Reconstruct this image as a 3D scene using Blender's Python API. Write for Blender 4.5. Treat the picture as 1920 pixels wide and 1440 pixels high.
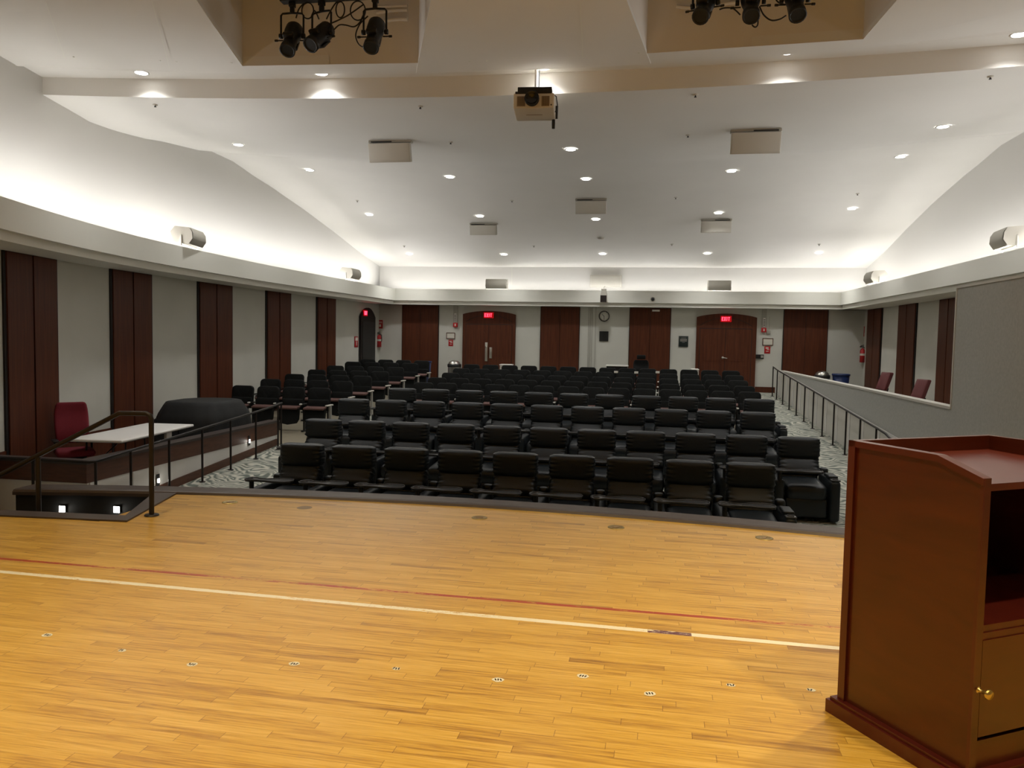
import bpy, math, random
from mathutils import Vector, Matrix
random.seed(7)
for o in list(bpy.data.objects): bpy.data.objects.remove(o, do_unlink=True)
SC = bpy.context.scene
COL = SC.collection
PI = math.pi

# ------------------------------------------------------------------ camera
F = 1442.0; CZ = 1.55                       # focal length in px of 1920, eye height over the stage floor
YV = Vector((245.0, 80.0, F)).normalized()  # room depth axis in camera space (right, up, forward)
_a = Vector((.019, 1.0, 0)); _a.z = -(_a.x*YV.x+_a.y*YV.y)/YV.z
ZV = _a.normalized()
XV = Vector((ZV.y*YV.z-ZV.z*YV.y, ZV.z*YV.x-ZV.x*YV.z, ZV.x*YV.y-ZV.y*YV.x))
cam = bpy.data.cameras.new('camera'); co = bpy.data.objects.new('camera', cam); COL.objects.link(co)
cam.sensor_width = 36; cam.lens = F/1920*36; cam.clip_end = 200; cam.clip_start = .05
co.matrix_world = Matrix(((XV.x, XV.y, -XV.z, 0), (YV.x, YV.y, -YV.z, 0), (ZV.x, ZV.y, -ZV.z, CZ), (0, 0, 0, 1)))
SC.camera = co
w = bpy.data.worlds.new('world'); SC.world = w; w.use_nodes = True
w.node_tree.nodes['Background'].inputs[0].default_value = (.8, .85, 1, 1)
w.node_tree.nodes['Background'].inputs[1].default_value = 0.0
vs = SC.view_settings; vs.view_transform = 'Standard'; vs.look = 'None'; vs.exposure = 1.0; vs.gamma = 1; vs.use_curve_mapping = False
P_COVE = 2.9; P_WASH = 2.4; P_DOWN = 62.0; P_STAGE = 185.0        # watts: cove strip and added ceiling wash per metre, house downlight, stage downlight

def ray(u, v): return XV.x*0+0, None
def rdir(u, v):
    c = Vector((u-960.0, 720.0-v, F)); return Vector((XV.dot(c), YV.dot(c), ZV.dot(c)))
def atY(u, v, Y): d = rdir(u, v); t = Y/d.y; return Vector((d.x*t, Y, CZ+d.z*t))
def atX(u, v, X): d = rdir(u, v); t = X/d.x; return Vector((X, d.y*t, CZ+d.z*t))
def atZ(u, v, Z): d = rdir(u, v); t = (Z-CZ)/d.z; return Vector((d.x*t, d.y*t, Z))
def interp(x, pts):
    if x <= pts[0][0]: return pts[0][1]
    for (a, b), (c, d) in zip(pts, pts[1:]):
        if x <= c: return b+(d-b)*(x-a)/(c-a)
    return pts[-1][1]
def fl(Y): return -.93+.0624*(Y-9.6)        # raked auditorium floor

# ------------------------------------------------------------------ materials
def mat(name, col, rough=.6, metal=0, emit=None, es=0, noise=0, nscale=8, spec=.5, bump=0, bscale=200, coat=0):
    m = bpy.data.materials.new(name); m.use_nodes = True; nt = m.node_tree; b = nt.nodes['Principled BSDF']
    b.inputs['Base Color'].default_value = (*col, 1); b.inputs['Roughness'].default_value = rough
    b.inputs['Metallic'].default_value = metal; b.inputs['Specular IOR Level'].default_value = spec
    if coat: b.inputs['Coat Weight'].default_value = coat; b.inputs['Coat Roughness'].default_value = .15
    if emit: b.inputs['Emission Color'].default_value = (*emit, 1); b.inputs['Emission Strength'].default_value = es
    tc = nt.nodes.new('ShaderNodeTexCoord')
    if noise:
        n = nt.nodes.new('ShaderNodeTexNoise'); n.inputs['Scale'].default_value = nscale; n.inputs['Detail'].default_value = 4
        nt.links.new(tc.outputs['Object'], n.inputs['Vector'])
        r = nt.nodes.new('ShaderNodeMapRange'); r.inputs[1].default_value = .3; r.inputs[2].default_value = .7
        r.inputs[3].default_value = 1-noise; r.inputs[4].default_value = 1+noise; nt.links.new(n.outputs[0], r.inputs[0])
        mx = nt.nodes.new('ShaderNodeVectorMath'); mx.operation = 'SCALE'; mx.inputs[0].default_value = col
        nt.links.new(r.outputs[0], mx.inputs['Scale']); nt.links.new(mx.outputs[0], b.inputs['Base Color'])
    if bump:
        n = nt.nodes.new('ShaderNodeTexNoise'); n.inputs['Scale'].default_value = bscale; n.inputs['Detail'].default_value = 3
        nt.links.new(tc.outputs['Object'], n.inputs['Vector'])
        bp = nt.nodes.new('ShaderNodeBump'); bp.inputs['Strength'].default_value = bump; bp.inputs['Distance'].default_value = .004
        nt.links.new(n.outputs[0], bp.inputs['Height']); nt.links.new(bp.outputs[0], b.inputs['Normal'])
    return m
def wood(name, c1, c2, rough=.4, sc=(30, 30, 1.2), coat=0, spec=.5):
    m = bpy.data.materials.new(name); m.use_nodes = True; nt = m.node_tree; b = nt.nodes['Principled BSDF']
    tc = nt.nodes.new('ShaderNodeTexCoord'); mp = nt.nodes.new('ShaderNodeMapping'); mp.inputs['Scale'].default_value = sc
    n = nt.nodes.new('ShaderNodeTexNoise'); n.inputs['Scale'].default_value = 1.5; n.inputs['Detail'].default_value = 6; n.inputs['Distortion'].default_value = .6
    cr = nt.nodes.new('ShaderNodeValToRGB'); cr.color_ramp.elements[0].position = .3; cr.color_ramp.elements[1].position = .7
    cr.color_ramp.elements[0].color = (*c1, 1); cr.color_ramp.elements[1].color = (*c2, 1)
    nt.links.new(tc.outputs['Object'], mp.inputs[0]); nt.links.new(mp.outputs[0], n.inputs['Vector'])
    nt.links.new(n.outputs[0], cr.inputs[0]); nt.links.new(cr.outputs[0], b.inputs['Base Color'])
    b.inputs['Roughness'].default_value = rough; b.inputs['Specular IOR Level'].default_value = spec
    if coat: b.inputs['Coat Weight'].default_value = coat; b.inputs['Coat Roughness'].default_value = .2
    return m
M = {}
M['wall'] = mat('wall_paint', (.60, .60, .545), .7, noise=.03, nscale=1.5)
M['ceil'] = mat('ceiling_paint', (.78, .765, .725), .75, noise=.02, nscale=.8)
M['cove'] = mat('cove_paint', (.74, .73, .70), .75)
M['ledge'] = mat('ledge_paint', (.80, .80, .73), .6)
M['trimw'] = mat('pale_trim', (.62, .60, .54), .5)
M['panelwood'] = wood('dark_cherry_veneer', (.068, .017, .007), (.112, .031, .011), .5, (14, 14, .8), spec=.28)
M['panelgap'] = mat('dark_reveal', (.010, .006, .005), .6)
M['fascia'] = wood('walnut_fascia', (.075, .028, .014), (.125, .045, .022), .45, (3, 3, 20))
M['bronze'] = mat('dark_bronze_trim', (.068, .050, .045), .42, .2, noise=.08, nscale=5)
M['rail'] = mat('dark_painted_steel', (.016, .011, .009), .45, .2)
M['black'] = mat('matte_black', (.012, .012, .012), .5)
M['blackmetal'] = mat('black_metal', (.016, .015, .014), .4, .3)
M['leather'] = mat('black_leather', (.0085, .0125, .0152), .43, bump=.25, bscale=90, noise=.12, nscale=12)
M['leather2'] = mat('black_vinyl', (.013, .013, .012), .45)
M['tray'] = mat('grey_black_plastic', (.03, .029, .028), .35)
M['fabric'] = mat('black_seat_fabric', (.0085, .0095, .009), .85, noise=.25, nscale=60, spec=.25)
M['seatedge'] = mat('wine_brown_seat_fabric', (.13, .065, .055), .8)
M['steel'] = mat('brushed_steel', (.55, .54, .50), .28, .95)
M['greymetal'] = mat('grey_painted_metal', (.33, .32, .29), .4, .2)
M['white'] = mat('white_plastic', (.84, .82, .77), .4)
M['tablewhite'] = mat('table_white_plastic', (.93, .92, .89), .4)
M['offwhite'] = mat('speaker_grey', (.42, .40, .34), .5)
M['spkw'] = mat('speaker_white', (.60, .575, .51), .5)
M['red'] = mat('red_paint', (.45, .012, .015), .4)
M['redfab'] = mat('crimson_fabric', (.17, .007, .018), .85, noise=.1, nscale=80)
M['wine'] = mat('wine_vinyl', (.14, .028, .030), .5)
M['blue'] = mat('blue_plastic', (.012, .03, .12), .4)
M['brass'] = mat('polished_brass', (.62, .48, .18), .25, .9)
M['brass2'] = mat('worn_brass', (.36, .27, .11), .4, .8)
M['lectern'] = wood('mahogany', (.062, .0105, .0045), (.092, .016, .006), .30, (2, 2, 9), coat=.25)
M['lecternin'] = wood('mahogany_edge', (.075, .010, .007), (.10, .014, .009), .3, (9, 2, 2), coat=.2)
M['cloth'] = mat('black_cover_cloth', (.0095, .0105, .0105), .75, noise=.15, nscale=10)
M['lens'] = mat('downlight_lens', (1, 1, 1), .5, emit=(1, .98, .94), es=6)
M['steplens'] = mat('step_light_lens', (1, 1, 1), .5, emit=(1, .96, .88), es=9)
M['exitred'] = mat('lit_red', (.3, .0, 0), .5, emit=(1, .03, .06), es=3.2)
M['exitface'] = mat('exit_face', (.2, .0, .0), .5, emit=(1, .0, .01), es=.16)
M['paper'] = mat('paper', (.70, .68, .60), .7)
M['darkglass'] = mat('dark_glass', (.01, .01, .012), .12)
M['grille'] = mat('tan_grille', (.30, .22, .14), .6)
M['projb'] = mat('projector_white', (.66, .60, .50), .35)
M['floorconc'] = mat('beige_floor', (.30, .265, .19), .45, noise=.06, nscale=3)
M['ramp'] = M['floorconc']
M['acoustic'] = mat('grey_acoustic_fabric', (.44, .445, .415), .9, noise=.07, nscale=28, bump=.3, bscale=120)
M['slot'] = mat('recess_tan_paint', (.76, .72, .66), .8)
M['signgreen'] = mat('dark_green_sign', (.012, .022, .020), .4)
M['conduit'] = mat('conduit_paint', (.42, .41, .36), .5)

def stage_mat():
    m = bpy.data.materials.new('maple_strip_floor'); m.use_nodes = True; nt = m.node_tree; L = nt.links; N = nt.nodes.new
    b = nt.nodes['Principled BSDF']; tc = N('ShaderNodeTexCoord')
    mp = N('ShaderNodeMapping'); mp.inputs['Rotation'].default_value = (0, 0, .022); L.new(tc.outputs['Object'], mp.inputs[0])
    def nd(t, **k):
        x = N(t)
        for a_, v_ in k.items(): setattr(x, a_, v_)
        return x
    def mth(op, a, b_=None):
        x = N('ShaderNodeMath'); x.operation = op
        for i_, q in enumerate((a, b_)):
            if q is None: continue
            if isinstance(q, (int, float)): x.inputs[i_].default_value = q
            else: L.new(q, x.inputs[i_])
        return x.outputs[0]
    sp0 = N('ShaderNodeSeparateXYZ'); L.new(mp.outputs[0], sp0.inputs[0])
    yr_ = mth('DIVIDE', sp0.outputs[1], .051); row = mth('FLOOR', yr_); fy = mth('FRACT', yr_)
    wn = nd('ShaderNodeTexWhiteNoise', noise_dimensions='1D'); L.new(row, wn.inputs['W'])
    wsep = N('ShaderNodeSeparateColor'); L.new(wn.outputs['Color'], wsep.inputs[0])
    ln = mth('ADD', mth('MULTIPLY', wsep.outputs[0], .55), .38)
    xr_ = mth('DIVIDE', mth('ADD', sp0.outputs[0], mth('MULTIPLY', wsep.outputs[1], 9.7)), ln); colm = mth('FLOOR', xr_); fx = mth('FRACT', xr_)
    cmb = N('ShaderNodeCombineXYZ'); L.new(row, cmb.inputs[0]); L.new(colm, cmb.inputs[1])
    wn2 = nd('ShaderNodeTexWhiteNoise', noise_dimensions='2D'); L.new(cmb.outputs[0], wn2.inputs['Vector'])
    sh = N('ShaderNodeSeparateColor'); L.new(wn2.outputs['Color'], sh.inputs[0]); tone = sh.outputs[0]; tone2 = sh.outputs[1]
    seam_y = mth('LESS_THAN', fy, .035); seam_x = mth('LESS_THAN', mth('MULTIPLY', fx, ln), .0028)
    seam = mth('MAXIMUM', mth('MULTIPLY', seam_y, .55), seam_x)
    # stretched grain
    mg = N('ShaderNodeMapping'); mg.inputs['Scale'].default_value = (2.2, 46, 1); mgo = N('ShaderNodeVectorMath'); mgo.operation = 'ADD'; L.new(mp.outputs[0], mgo.inputs[0]); L.new(wn2.outputs['Color'], mgo.inputs[1]); L.new(mgo.outputs[0], mg.inputs[0])
    ng = N('ShaderNodeTexNoise'); ng.inputs['Scale'].default_value = 1.6; ng.inputs['Detail'].default_value = 7; ng.inputs['Roughness'].default_value = .65; L.new(mg.outputs[0], ng.inputs['Vector'])
    nl = N('ShaderNodeTexNoise'); nl.inputs['Scale'].default_value = .8; nl.inputs['Detail'].default_value = 3; L.new(mp.outputs[0], nl.inputs['Vector'])
    # combine: .45*b1 + .2*b2 + .35*grain
    def math_(op, a, b_, c=None):
        x = N('ShaderNodeMath'); x.operation = op
        for i, q in enumerate((a, b_, c)):
            if q is None: continue
            if isinstance(q, (int, float)): x.inputs[i].default_value = q
            else: L.new(q, x.inputs[i])
        return x.outputs[0]
    s = math_('MULTIPLY', tone, .17); s = math_('MULTIPLY_ADD', math_('POWER', tone2, 9), -.15, s)
    s = math_('MULTIPLY_ADD', ng.outputs[0], 1.12, math_('SUBTRACT', s, .10)); s = math_('MULTIPLY_ADD', nl.outputs[0], .16, s)
    cr = N('ShaderNodeValToRGB'); el = cr.color_ramp.elements
    el[0].position = .27; el[0].color = (.24, .115, .020, 1); el[1].position = .86; el[1].color = (.72, .47, .12, 1)
    e = el.new(.45); e.color = (.45, .25, .043, 1); e = el.new(.60); e.color = (.60, .362, .060, 1)
    L.new(s, cr.inputs[0])
    gap = N('ShaderNodeMix'); gap.data_type = 'RGBA'; gap.inputs[7].default_value = (.14, .06, .02, 1)
    L.new(math_('MULTIPLY', seam, .6), gap.inputs[0]); L.new(cr.outputs[0], gap.inputs[6])
    col = gap.outputs[2]
    sep = N('ShaderNodeSeparateXYZ'); L.new(tc.outputs['Object'], sep.inputs[0])
    def line(col, x0, y0, x1, y1, hw, rgb, wear, seed, xa=None, xb=None):
        k = (y1-y0)/(x1-x0)
        yy = math_('SUBTRACT', sep.outputs[1], math_('MULTIPLY_ADD', sep.outputs[0], k, y0-k*x0))
        nn = N('ShaderNodeTexNoise'); nn.inputs['Scale'].default_value = 22; nn.inputs['Detail'].default_value = 8; nn.inputs['Roughness'].default_value = .8
        mm = N('ShaderNodeMapping'); mm.inputs['Location'].default_value = (seed, seed, 0); mm.inputs['Scale'].default_value = (.5, 2.2, 1); L.new(tc.outputs['Object'], mm.inputs[0]); L.new(mm.outputs[0], nn.inputs['Vector'])
        lo = N('ShaderNodeTexNoise'); lo.inputs['Scale'].default_value = 1.3; mm2 = N('ShaderNodeMapping'); mm2.inputs['Location'].default_value = (seed*3, 0, 0); L.new(tc.outputs['Object'], mm2.inputs[0]); L.new(mm2.outputs[0], lo.inputs['Vector'])
        inb = math_('LESS_THAN', math_('ABSOLUTE', yy, 0), math_('MULTIPLY_ADD', nn.outputs[0], hw*.9, hw*.5))
        wv = math_('MULTIPLY_ADD', lo.outputs[0], .35, math_('MULTIPLY', nn.outputs[0], .75))
        wr = math_('LESS_THAN', wv, wear)
        f = math_('MULTIPLY', inb, wr)
        if xa is not None:
            f = math_('MULTIPLY', f, math_('GREATER_THAN', sep.outputs[0], xa)); f = math_('MULTIPLY', f, math_('LESS_THAN', sep.outputs[0], xb))
        mx = N('ShaderNodeMix'); mx.data_type = 'RGBA'; mx.inputs[7].default_value = (*rgb, 1); L.new(f, mx.inputs[0]); L.new(col, mx.inputs[6]); return mx.outputs[2]
    col = line(col, -4.25, 4.48, 1.13, 4.38, .019, (.40, .06, .022), .575, 3.1)
    col = line(col, -4.01, 4.235, 1.05, 4.085, .024, (.86, .82, .70), .64, 1.7)
    col = line(col, -4.01, 4.235, 1.05, 4.085, .024, (.14, .05, .08), .60, 5.7, .07, .30)
    L.new(col, b.inputs['Base Color'])
    rr = N('ShaderNodeMapRange'); rr.inputs[3].default_value = .24; rr.inputs[4].default_value = .36; L.new(nl.outputs[0], rr.inputs[0]); L.new(rr.outputs[0], b.inputs['Roughness'])
    b.inputs['Specular IOR Level'].default_value = .5
    bp = N('ShaderNodeBump'); bp.inputs['Strength'].default_value = .25; bp.inputs['Distance'].default_value = .002
    L.new(math_('MULTIPLY_ADD', seam, -1.0, math_('MULTIPLY', ng.outputs[0], .3)), bp.inputs['Height']); L.new(bp.outputs[0], b.inputs['Normal'])
    return m
M['stage'] = stage_mat()

def carpet_mat():
    m = bpy.data.materials.new('swirl_leaf_carpet'); m.use_nodes = True; nt = m.node_tree; L = nt.links; N = nt.nodes.new
    b = nt.nodes['Principled BSDF']; tc = N('ShaderNodeTexCoord')
    nn = N('ShaderNodeTexNoise'); nn.inputs['Scale'].default_value = 1.9; nn.inputs['Detail'].default_value = 1; L.new(tc.outputs['Object'], nn.inputs['Vector'])
    wrp = N('ShaderNodeVectorMath'); wrp.operation = 'MULTIPLY_ADD'; wrp.inputs[1].default_value = (.8, .8, 0); L.new(nn.outputs[1], wrp.inputs[0]); L.new(tc.outputs['Object'], wrp.inputs[2])
    def wave(dr, sc_, ds):
        wv = N('ShaderNodeTexWave'); wv.wave_type = 'BANDS'; wv.bands_direction = dr; wv.inputs['Scale'].default_value = sc_; wv.inputs['Distortion'].default_value = ds; wv.inputs['Detail'].default_value = 1.5; wv.inputs['Detail Scale'].default_value = 1.6
        L.new(wrp.outputs[0], wv.inputs['Vector']); return wv.outputs['Fac']
    vo = N('ShaderNodeTexVoronoi'); vo.inputs['Scale'].default_value = 4.5; L.new(wrp.outputs[0], vo.inputs['Vector'])
    sel = N('ShaderNodeSeparateColor'); L.new(vo.outputs['Color'], sel.inputs[0])
    st = N('ShaderNodeMath'); st.operation = 'GREATER_THAN'; st.inputs[1].default_value = .5; L.new(sel.outputs[0], st.inputs[0])
    mw = N('ShaderNodeMix'); mw.data_type = 'FLOAT'; L.new(st.outputs[0], mw.inputs[0]); L.new(wave('DIAGONAL', 3.2, 5.0), mw.inputs[2]); L.new(wave('Y', 3.6, 5.0), mw.inputs[3])
    cr = N('ShaderNodeValToRGB'); el = cr.color_ramp.elements
    el[0].position = .12; el[0].color = (.16, .18, .155, 1); el[1].position = .88; el[1].color = (.56, .55, .47, 1)
    e = el.new(.34); e.color = (.28, .30, .26, 1); e = el.new(.62); e.color = (.42, .43, .37, 1)
    L.new(mw.outputs[0], cr.inputs[0]); L.new(cr.outputs[0], b.inputs['Base Color'])
    b.inputs['Roughness'].default_value = .95; b.inputs['Specular IOR Level'].default_value = .1
    return m
M['carpet'] = carpet_mat()

# ------------------------------------------------------------------ mesh builder
def rot3(r): return Matrix.Rotation(r[2], 3, 'Z') @ Matrix.Rotation(r[1], 3, 'Y') @ Matrix.Rotation(r[0], 3, 'X')
class MB:
    def __init__(s): s.v = []; s.f = []; s.sm = []; s.mi = []; s.cur = 0
    def add(s, vs_, fs, smooth=False):
        n = len(s.v); s.v += [tuple(x) for x in vs_]; s.f += [tuple(i+n for i in f) for f in fs]
        s.sm += [smooth]*len(fs); s.mi += [s.cur]*len(fs); return s
    def box(s, c, d, r=(0, 0, 0)):
        R = rot3(r); c = Vector(c); h = [q/2 for q in d]
        vs_ = [c+R@Vector((x*h[0], y*h[1], z*h[2])) for x in (-1, 1) for y in (-1, 1) for z in (-1, 1)]
        return s.add(vs_, [(0, 1, 3, 2), (4, 6, 7, 5), (0, 4, 5, 1), (2, 3, 7, 6), (0, 2, 6, 4), (1, 5, 7, 3)])
    def b2(s, x0, x1, y0, y1, z0, z1): return s.box(((x0+x1)/2, (y0+y1)/2, (z0+z1)/2), (abs(x1-x0), abs(y1-y0), abs(z1-z0)))
    def rbox(s, c, d, r=.02, rot=(0, 0, 0), n=(1, 1, 1), fn=None):
        """box with rounded edges; n = inner divisions; fn(unit xyz, p) -> displaced point"""
        h = [q/2 for q in d]; r = min(r, min(h)*.999); R = rot3(rot); c = Vector(c); ax = []
        for i in range(3):
            a = h[i]; base = [-a, -a+.35*r, -a+r] if r > .004 else [-a, -a+r]
            inn = [-a+r+(2*a-2*r)*k/n[i] for k in range(1, n[i])] if 2*a-2*r > 1e-6 else []
            ax.append(base+inn+[-x for x in reversed(base)])
        idx = {}; vs_ = []; fs = []
        def vert(i, j, k):
            key = (i, j, k)
            if key in idx: return idx[key]
            p = Vector((ax[0][i], ax[1][j], ax[2][k])); q = Vector([max(-(h[a]-r), min(h[a]-r, p[a])) for a in range(3)])
            dd = p-q
            if dd.length > 1e-9: p = q+dd.normalized()*r
            if fn: p = fn(Vector((p.x/h[0], p.y/h[1], p.z/h[2])), p)
            idx[key] = len(vs_); vs_.append(c+R@p); return idx[key]
        N0, N1, N2 = [len(a)-1 for a in ax]
        for i in range(N0):
            for j in range(N1):
                fs.append((vert(i, j, 0), vert(i, j+1, 0), vert(i+1, j+1, 0), vert(i+1, j, 0)))
                fs.append((vert(i, j, N2), vert(i+1, j, N2), vert(i+1, j+1, N2), vert(i, j+1, N2)))
        for i in range(N0):
            for k in range(N2):
                fs.append((vert(i, 0, k), vert(i+1, 0, k), vert(i+1, 0, k+1), vert(i, 0, k+1)))
                fs.append((vert(i, N1, k), vert(i, N1, k+1), vert(i+1, N1, k+1), vert(i+1, N1, k)))
        for j in range(N1):
            for k in range(N2):
                fs.append((vert(0, j, k), vert(0, j, k+1), vert(0, j+1, k+1), vert(0, j+1, k)))
                fs.append((vert(N0, j, k), vert(N0, j+1, k), vert(N0, j+1, k+1), vert(N0, j, k+1)))
        return s.add(vs_, fs, True)
    def tube(s, path, rad, n=8, cap=True, closed=False):
        P_ = [Vector(p) for p in path]; m = len(P_); rr = rad if isinstance(rad, (list, tuple)) else [rad]*m
        vs_ = []; up = Vector((0, 0, 1)); prev = None
        for i, p in enumerate(P_):
            if closed: t = P_[(i+1) % m]-P_[i-1]
            else: t = P_[min(i+1, m-1)]-P_[max(i-1, 0)]
            t = t.normalized() if t.length else Vector((0, 0, 1))
            if prev is None:
                a = t.cross(up) if abs(t.dot(up)) < .95 else t.cross(Vector((1, 0, 0)))
            else: a = prev-t*prev.dot(t)
            a.normalize(); prev = a; b = t.cross(a)
            for k in range(n):
                th = 2*PI*k/n; vs_.append(p+(a*math.cos(th)+b*math.sin(th))*rr[i])
        fs = []
        for i in range(m if closed else m-1):
            for k in range(n):
                a0 = i*n+k; a1 = i*n+(k+1) % n; b0 = ((i+1) % m)*n+k; b1 = ((i+1) % m)*n+(k+1) % n; fs.append((a0, b0, b1, a1))
        s.add(vs_, fs, True)
        if cap and not closed: s.add(vs_[:n], [tuple(range(n))]); s.add(vs_[-n:], [tuple(reversed(range(n)))])
        return s
    def lathe(s, prof, c=(0, 0, 0), n=20, axis='Z', R=None):
        c = Vector(c); vs_ = []; m = len(prof)
        for r, z in prof:
            for k in range(n):
                th = 2*PI*k/n; p = Vector((r*math.cos(th), r*math.sin(th), z))
                if axis == 'Y': p = Vector((p.x, -p.z, p.y))
                if axis == 'X': p = Vector((p.z, p.x, p.y))
                if R is not None: p = R@p
                vs_.append(c+p)
        fs = [(i*n+k, i*n+(k+1) % n, (i+1)*n+(k+1) % n, (i+1)*n+k) for i in range(m-1) for k in range(n)]
        return s.add(vs_, fs, True)
    def prism(s, poly, z0, z1, tf=None):
        """poly of (a,b); tf(a,b,c)->point; default XY polygon extruded in Z"""
        tf = tf or (lambda a, b, c: (a, b, c)); n = len(poly)
        vs_ = [tf(a, b, z0) for a, b in poly]+[tf(a, b, z1) for a, b in poly]
        fs = [tuple(reversed(range(n))), tuple(range(n, 2*n))]+[(i, (i+1) % n, n+(i+1) % n, n+i) for i in range(n)]
        return s.add(vs_, fs)
    def grid(s, fn, nu, nv, smooth=True):
        vs_ = [fn(i/nu, j/nv) for i in range(nu+1) for j in range(nv+1)]
        return s.add(vs_, [(i*(nv+1)+j, (i+1)*(nv+1)+j, (i+1)*(nv+1)+j+1, i*(nv+1)+j+1) for i in range(nu) for j in range(nv)], smooth)
    def sweep(s, path, prof, smooth=False):
        """path: list of (point xy, inward normal xy); prof: closed list of (offset inward, z)"""
        m = len(prof); vs_ = [(p[0]+q[0]*o, p[1]+q[1]*o, z) for p, q in path for o, z in prof]
        fs = [(i*m+k, i*m+(k+1) % m, (i+1)*m+(k+1) % m, (i+1)*m+k) for i in range(len(path)-1) for k in range(m)]
        fs += [tuple(range(m)), tuple(reversed(range((len(path)-1)*m, len(path)*m)))]
        return s.add(vs_, fs, smooth)
    def build(s, name, m, parent=None, recalc=True):
        me = bpy.data.meshes.new(name); me.from_pydata(s.v, [], s.f)
        for q in (m if isinstance(m, (list, tuple)) else [m]): me.materials.append(q)
        me.polygons.foreach_set('use_smooth', s.sm); me.polygons.foreach_set('material_index', s.mi)
        if recalc:
            import bmesh
            bm = bmesh.new(); bm.from_mesh(me); bmesh.ops.recalc_face_normals(bm, faces=bm.faces[:]); bm.to_mesh(me); bm.free()
        me.update(); o = bpy.data.objects.new(name, me); COL.objects.link(o)
        if parent is not None: o.parent = parent
        return o
def tag(o, label, cat, group=None, kind=None):
    o['label'] = label; o['category'] = cat
    if group: o['group'] = group
    if kind: o['kind'] = kind
    return o
def struct(o, label=None):
    o['kind'] = 'structure'
    if label: o['label'] = label
    return o
def empty(name, loc, rz=0, label=None, cat=None, group=None):
    o = bpy.data.objects.new(name, None); COL.objects.link(o); o.location = loc; o.rotation_euler = (0, 0, rz); o.empty_display_size = .1
    if label: tag(o, label, cat, group)
    return o
def copy_tree(o, parent=None):
    c = o.copy(); COL.objects.link(c)
    if parent is not None: c.parent = parent
    for ch in KIDS.get(o.name, []): 
        d = copy_tree(ch, c)
    return c
KIDS = {}
def freeze(root):
    KIDS[root.name] = [c for c in COL.objects if c.parent == root]
    for c in KIDS[root.name]: freeze(c)
def light(kind, loc, power, color, parent=None, rot=(0, 0, 0), **kw):
    d = bpy.data.lights.new('lamp', kind); d.energy = power; d.color = color
    for k, v in kw.items(): setattr(d, k, v)
    o = bpy.data.objects.new('lamp', d); COL.objects.link(o); o.location = loc; o.rotation_euler = rot
    if parent is not None: o.parent = parent
    return o
WARM = (1, .80, .46); NEUT = (1, .985, .965)

# ------------------------------------------------------------------ room shell
YB = 24.95; XR = 6.65
WPTS = [(-6, -6.6), (2, -6.9), (4, -7.2), (6, -7.68), (8, -8.32), (9.25, -8.62), (10.5, -8.87), (12, -9.07), (13.2, -9.13), (14.8, -9.2), (16.2, -9.22), (17.7, -9.18), (19.2, -9.12), (20.4, -9.06), (21.6, -8.98), (23, -8.9), (YB, -8.8)]
def wl(Y):   # left wall, gently smoothed
    return sum(interp(Y+d, WPTS)*wt for d, wt in ((-.8, .2), (-.4, .2), (0, .2), (.4, .2), (.8, .2))) if Y < YB-.9 else interp(Y, WPTS)
def wnorm(Y):
    k = (wl(Y+.1)-wl(Y-.1))/.2; n = Vector((1, -k)); n.normalize(); return n
def onwall(u, v, off=0.0):
    lo, hi = 4.0, YB
    d = rdir(u, v); f = lambda y: d.x/d.y*y-(wl(y)+off)
    for _ in range(50):
        m_ = (lo+hi)/2
        if f(lo)*f(m_) <= 0: hi = m_
        else: lo = m_
    return Vector((wl(lo)+off, lo, CZ+d.z*lo/d.y))
LP = [((wl(y), y), tuple(wnorm(y))) for y in [-6+.5*i for i in range(62)]+[YB]]
# floor of the auditorium
xs = [-9.7, 6.7]
def slab(name, x0, x1, y0, y1, m, up=0, th=.12, ny=2):
    b = MB(); y = [y0, y1]
    vs_ = [(x, yy, fl(yy)+up-t) for t in (0, th) for yy in y for x in (x0, x1)]
    b.add(vs_, [(0, 1, 3, 2), (4, 6, 7, 5), (0, 4, 5, 1), (2, 3, 7, 6), (0, 2, 6, 4), (1, 5, 7, 3)]); return b.build(name, m)
struct(slab('floor', -9.7, 6.9, 6.2, YB+.3, M['carpet']))
struct(slab('floor', -9.3, -6.55, 14.3, 23.6, M['floorconc'], up=.012, th=.02))
struct(slab('floor', -5.4, 2.7, 16.2, 22.6, M['floorconc'], up=.012, th=.02))
# walls
b = MB(); b.sweep(LP, [(-.3, -1.4), (0, -1.4), (0, 6.6), (-.3, 6.6)]); wL = struct(b.build('wall_left', M['wall']))
b = MB(); b.b2(XR, XR+.3, 4.4, YB+.3, -1.4, 6.6); struct(b.build('wall_right', M['wall']))
b = MB(); b.b2(-9.6, XR+.3, YB, YB+.3, -1.4, 6.6); struct(b.build('wall_back', M['wall']))
b = MB(); b.b2(XR-.5, XR+.3, -6, 4.4, -1.4, 6.6); struct(b.build('wall_right', M['wall']))
b = MB(); b.b2(-7.4, XR+.3, -6.3, -6, -1.4, 6.6); struct(b.build('wall_front', M['wall']))
# white upper wall lining above the cove (white paint zone)
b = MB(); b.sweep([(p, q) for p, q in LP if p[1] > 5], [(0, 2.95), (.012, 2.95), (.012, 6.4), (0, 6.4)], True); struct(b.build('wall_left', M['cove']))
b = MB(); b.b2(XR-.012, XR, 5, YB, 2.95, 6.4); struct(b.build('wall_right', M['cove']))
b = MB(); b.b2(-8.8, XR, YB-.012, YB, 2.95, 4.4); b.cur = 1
p = atY(960, 500, YB-.02); b.b2(p.x-.008, p.x+.008, YB-.016, YB-.011, 3.0, 3.9); struct(b.build('wall_back', [M['cove'], M['ledge']]))
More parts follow.
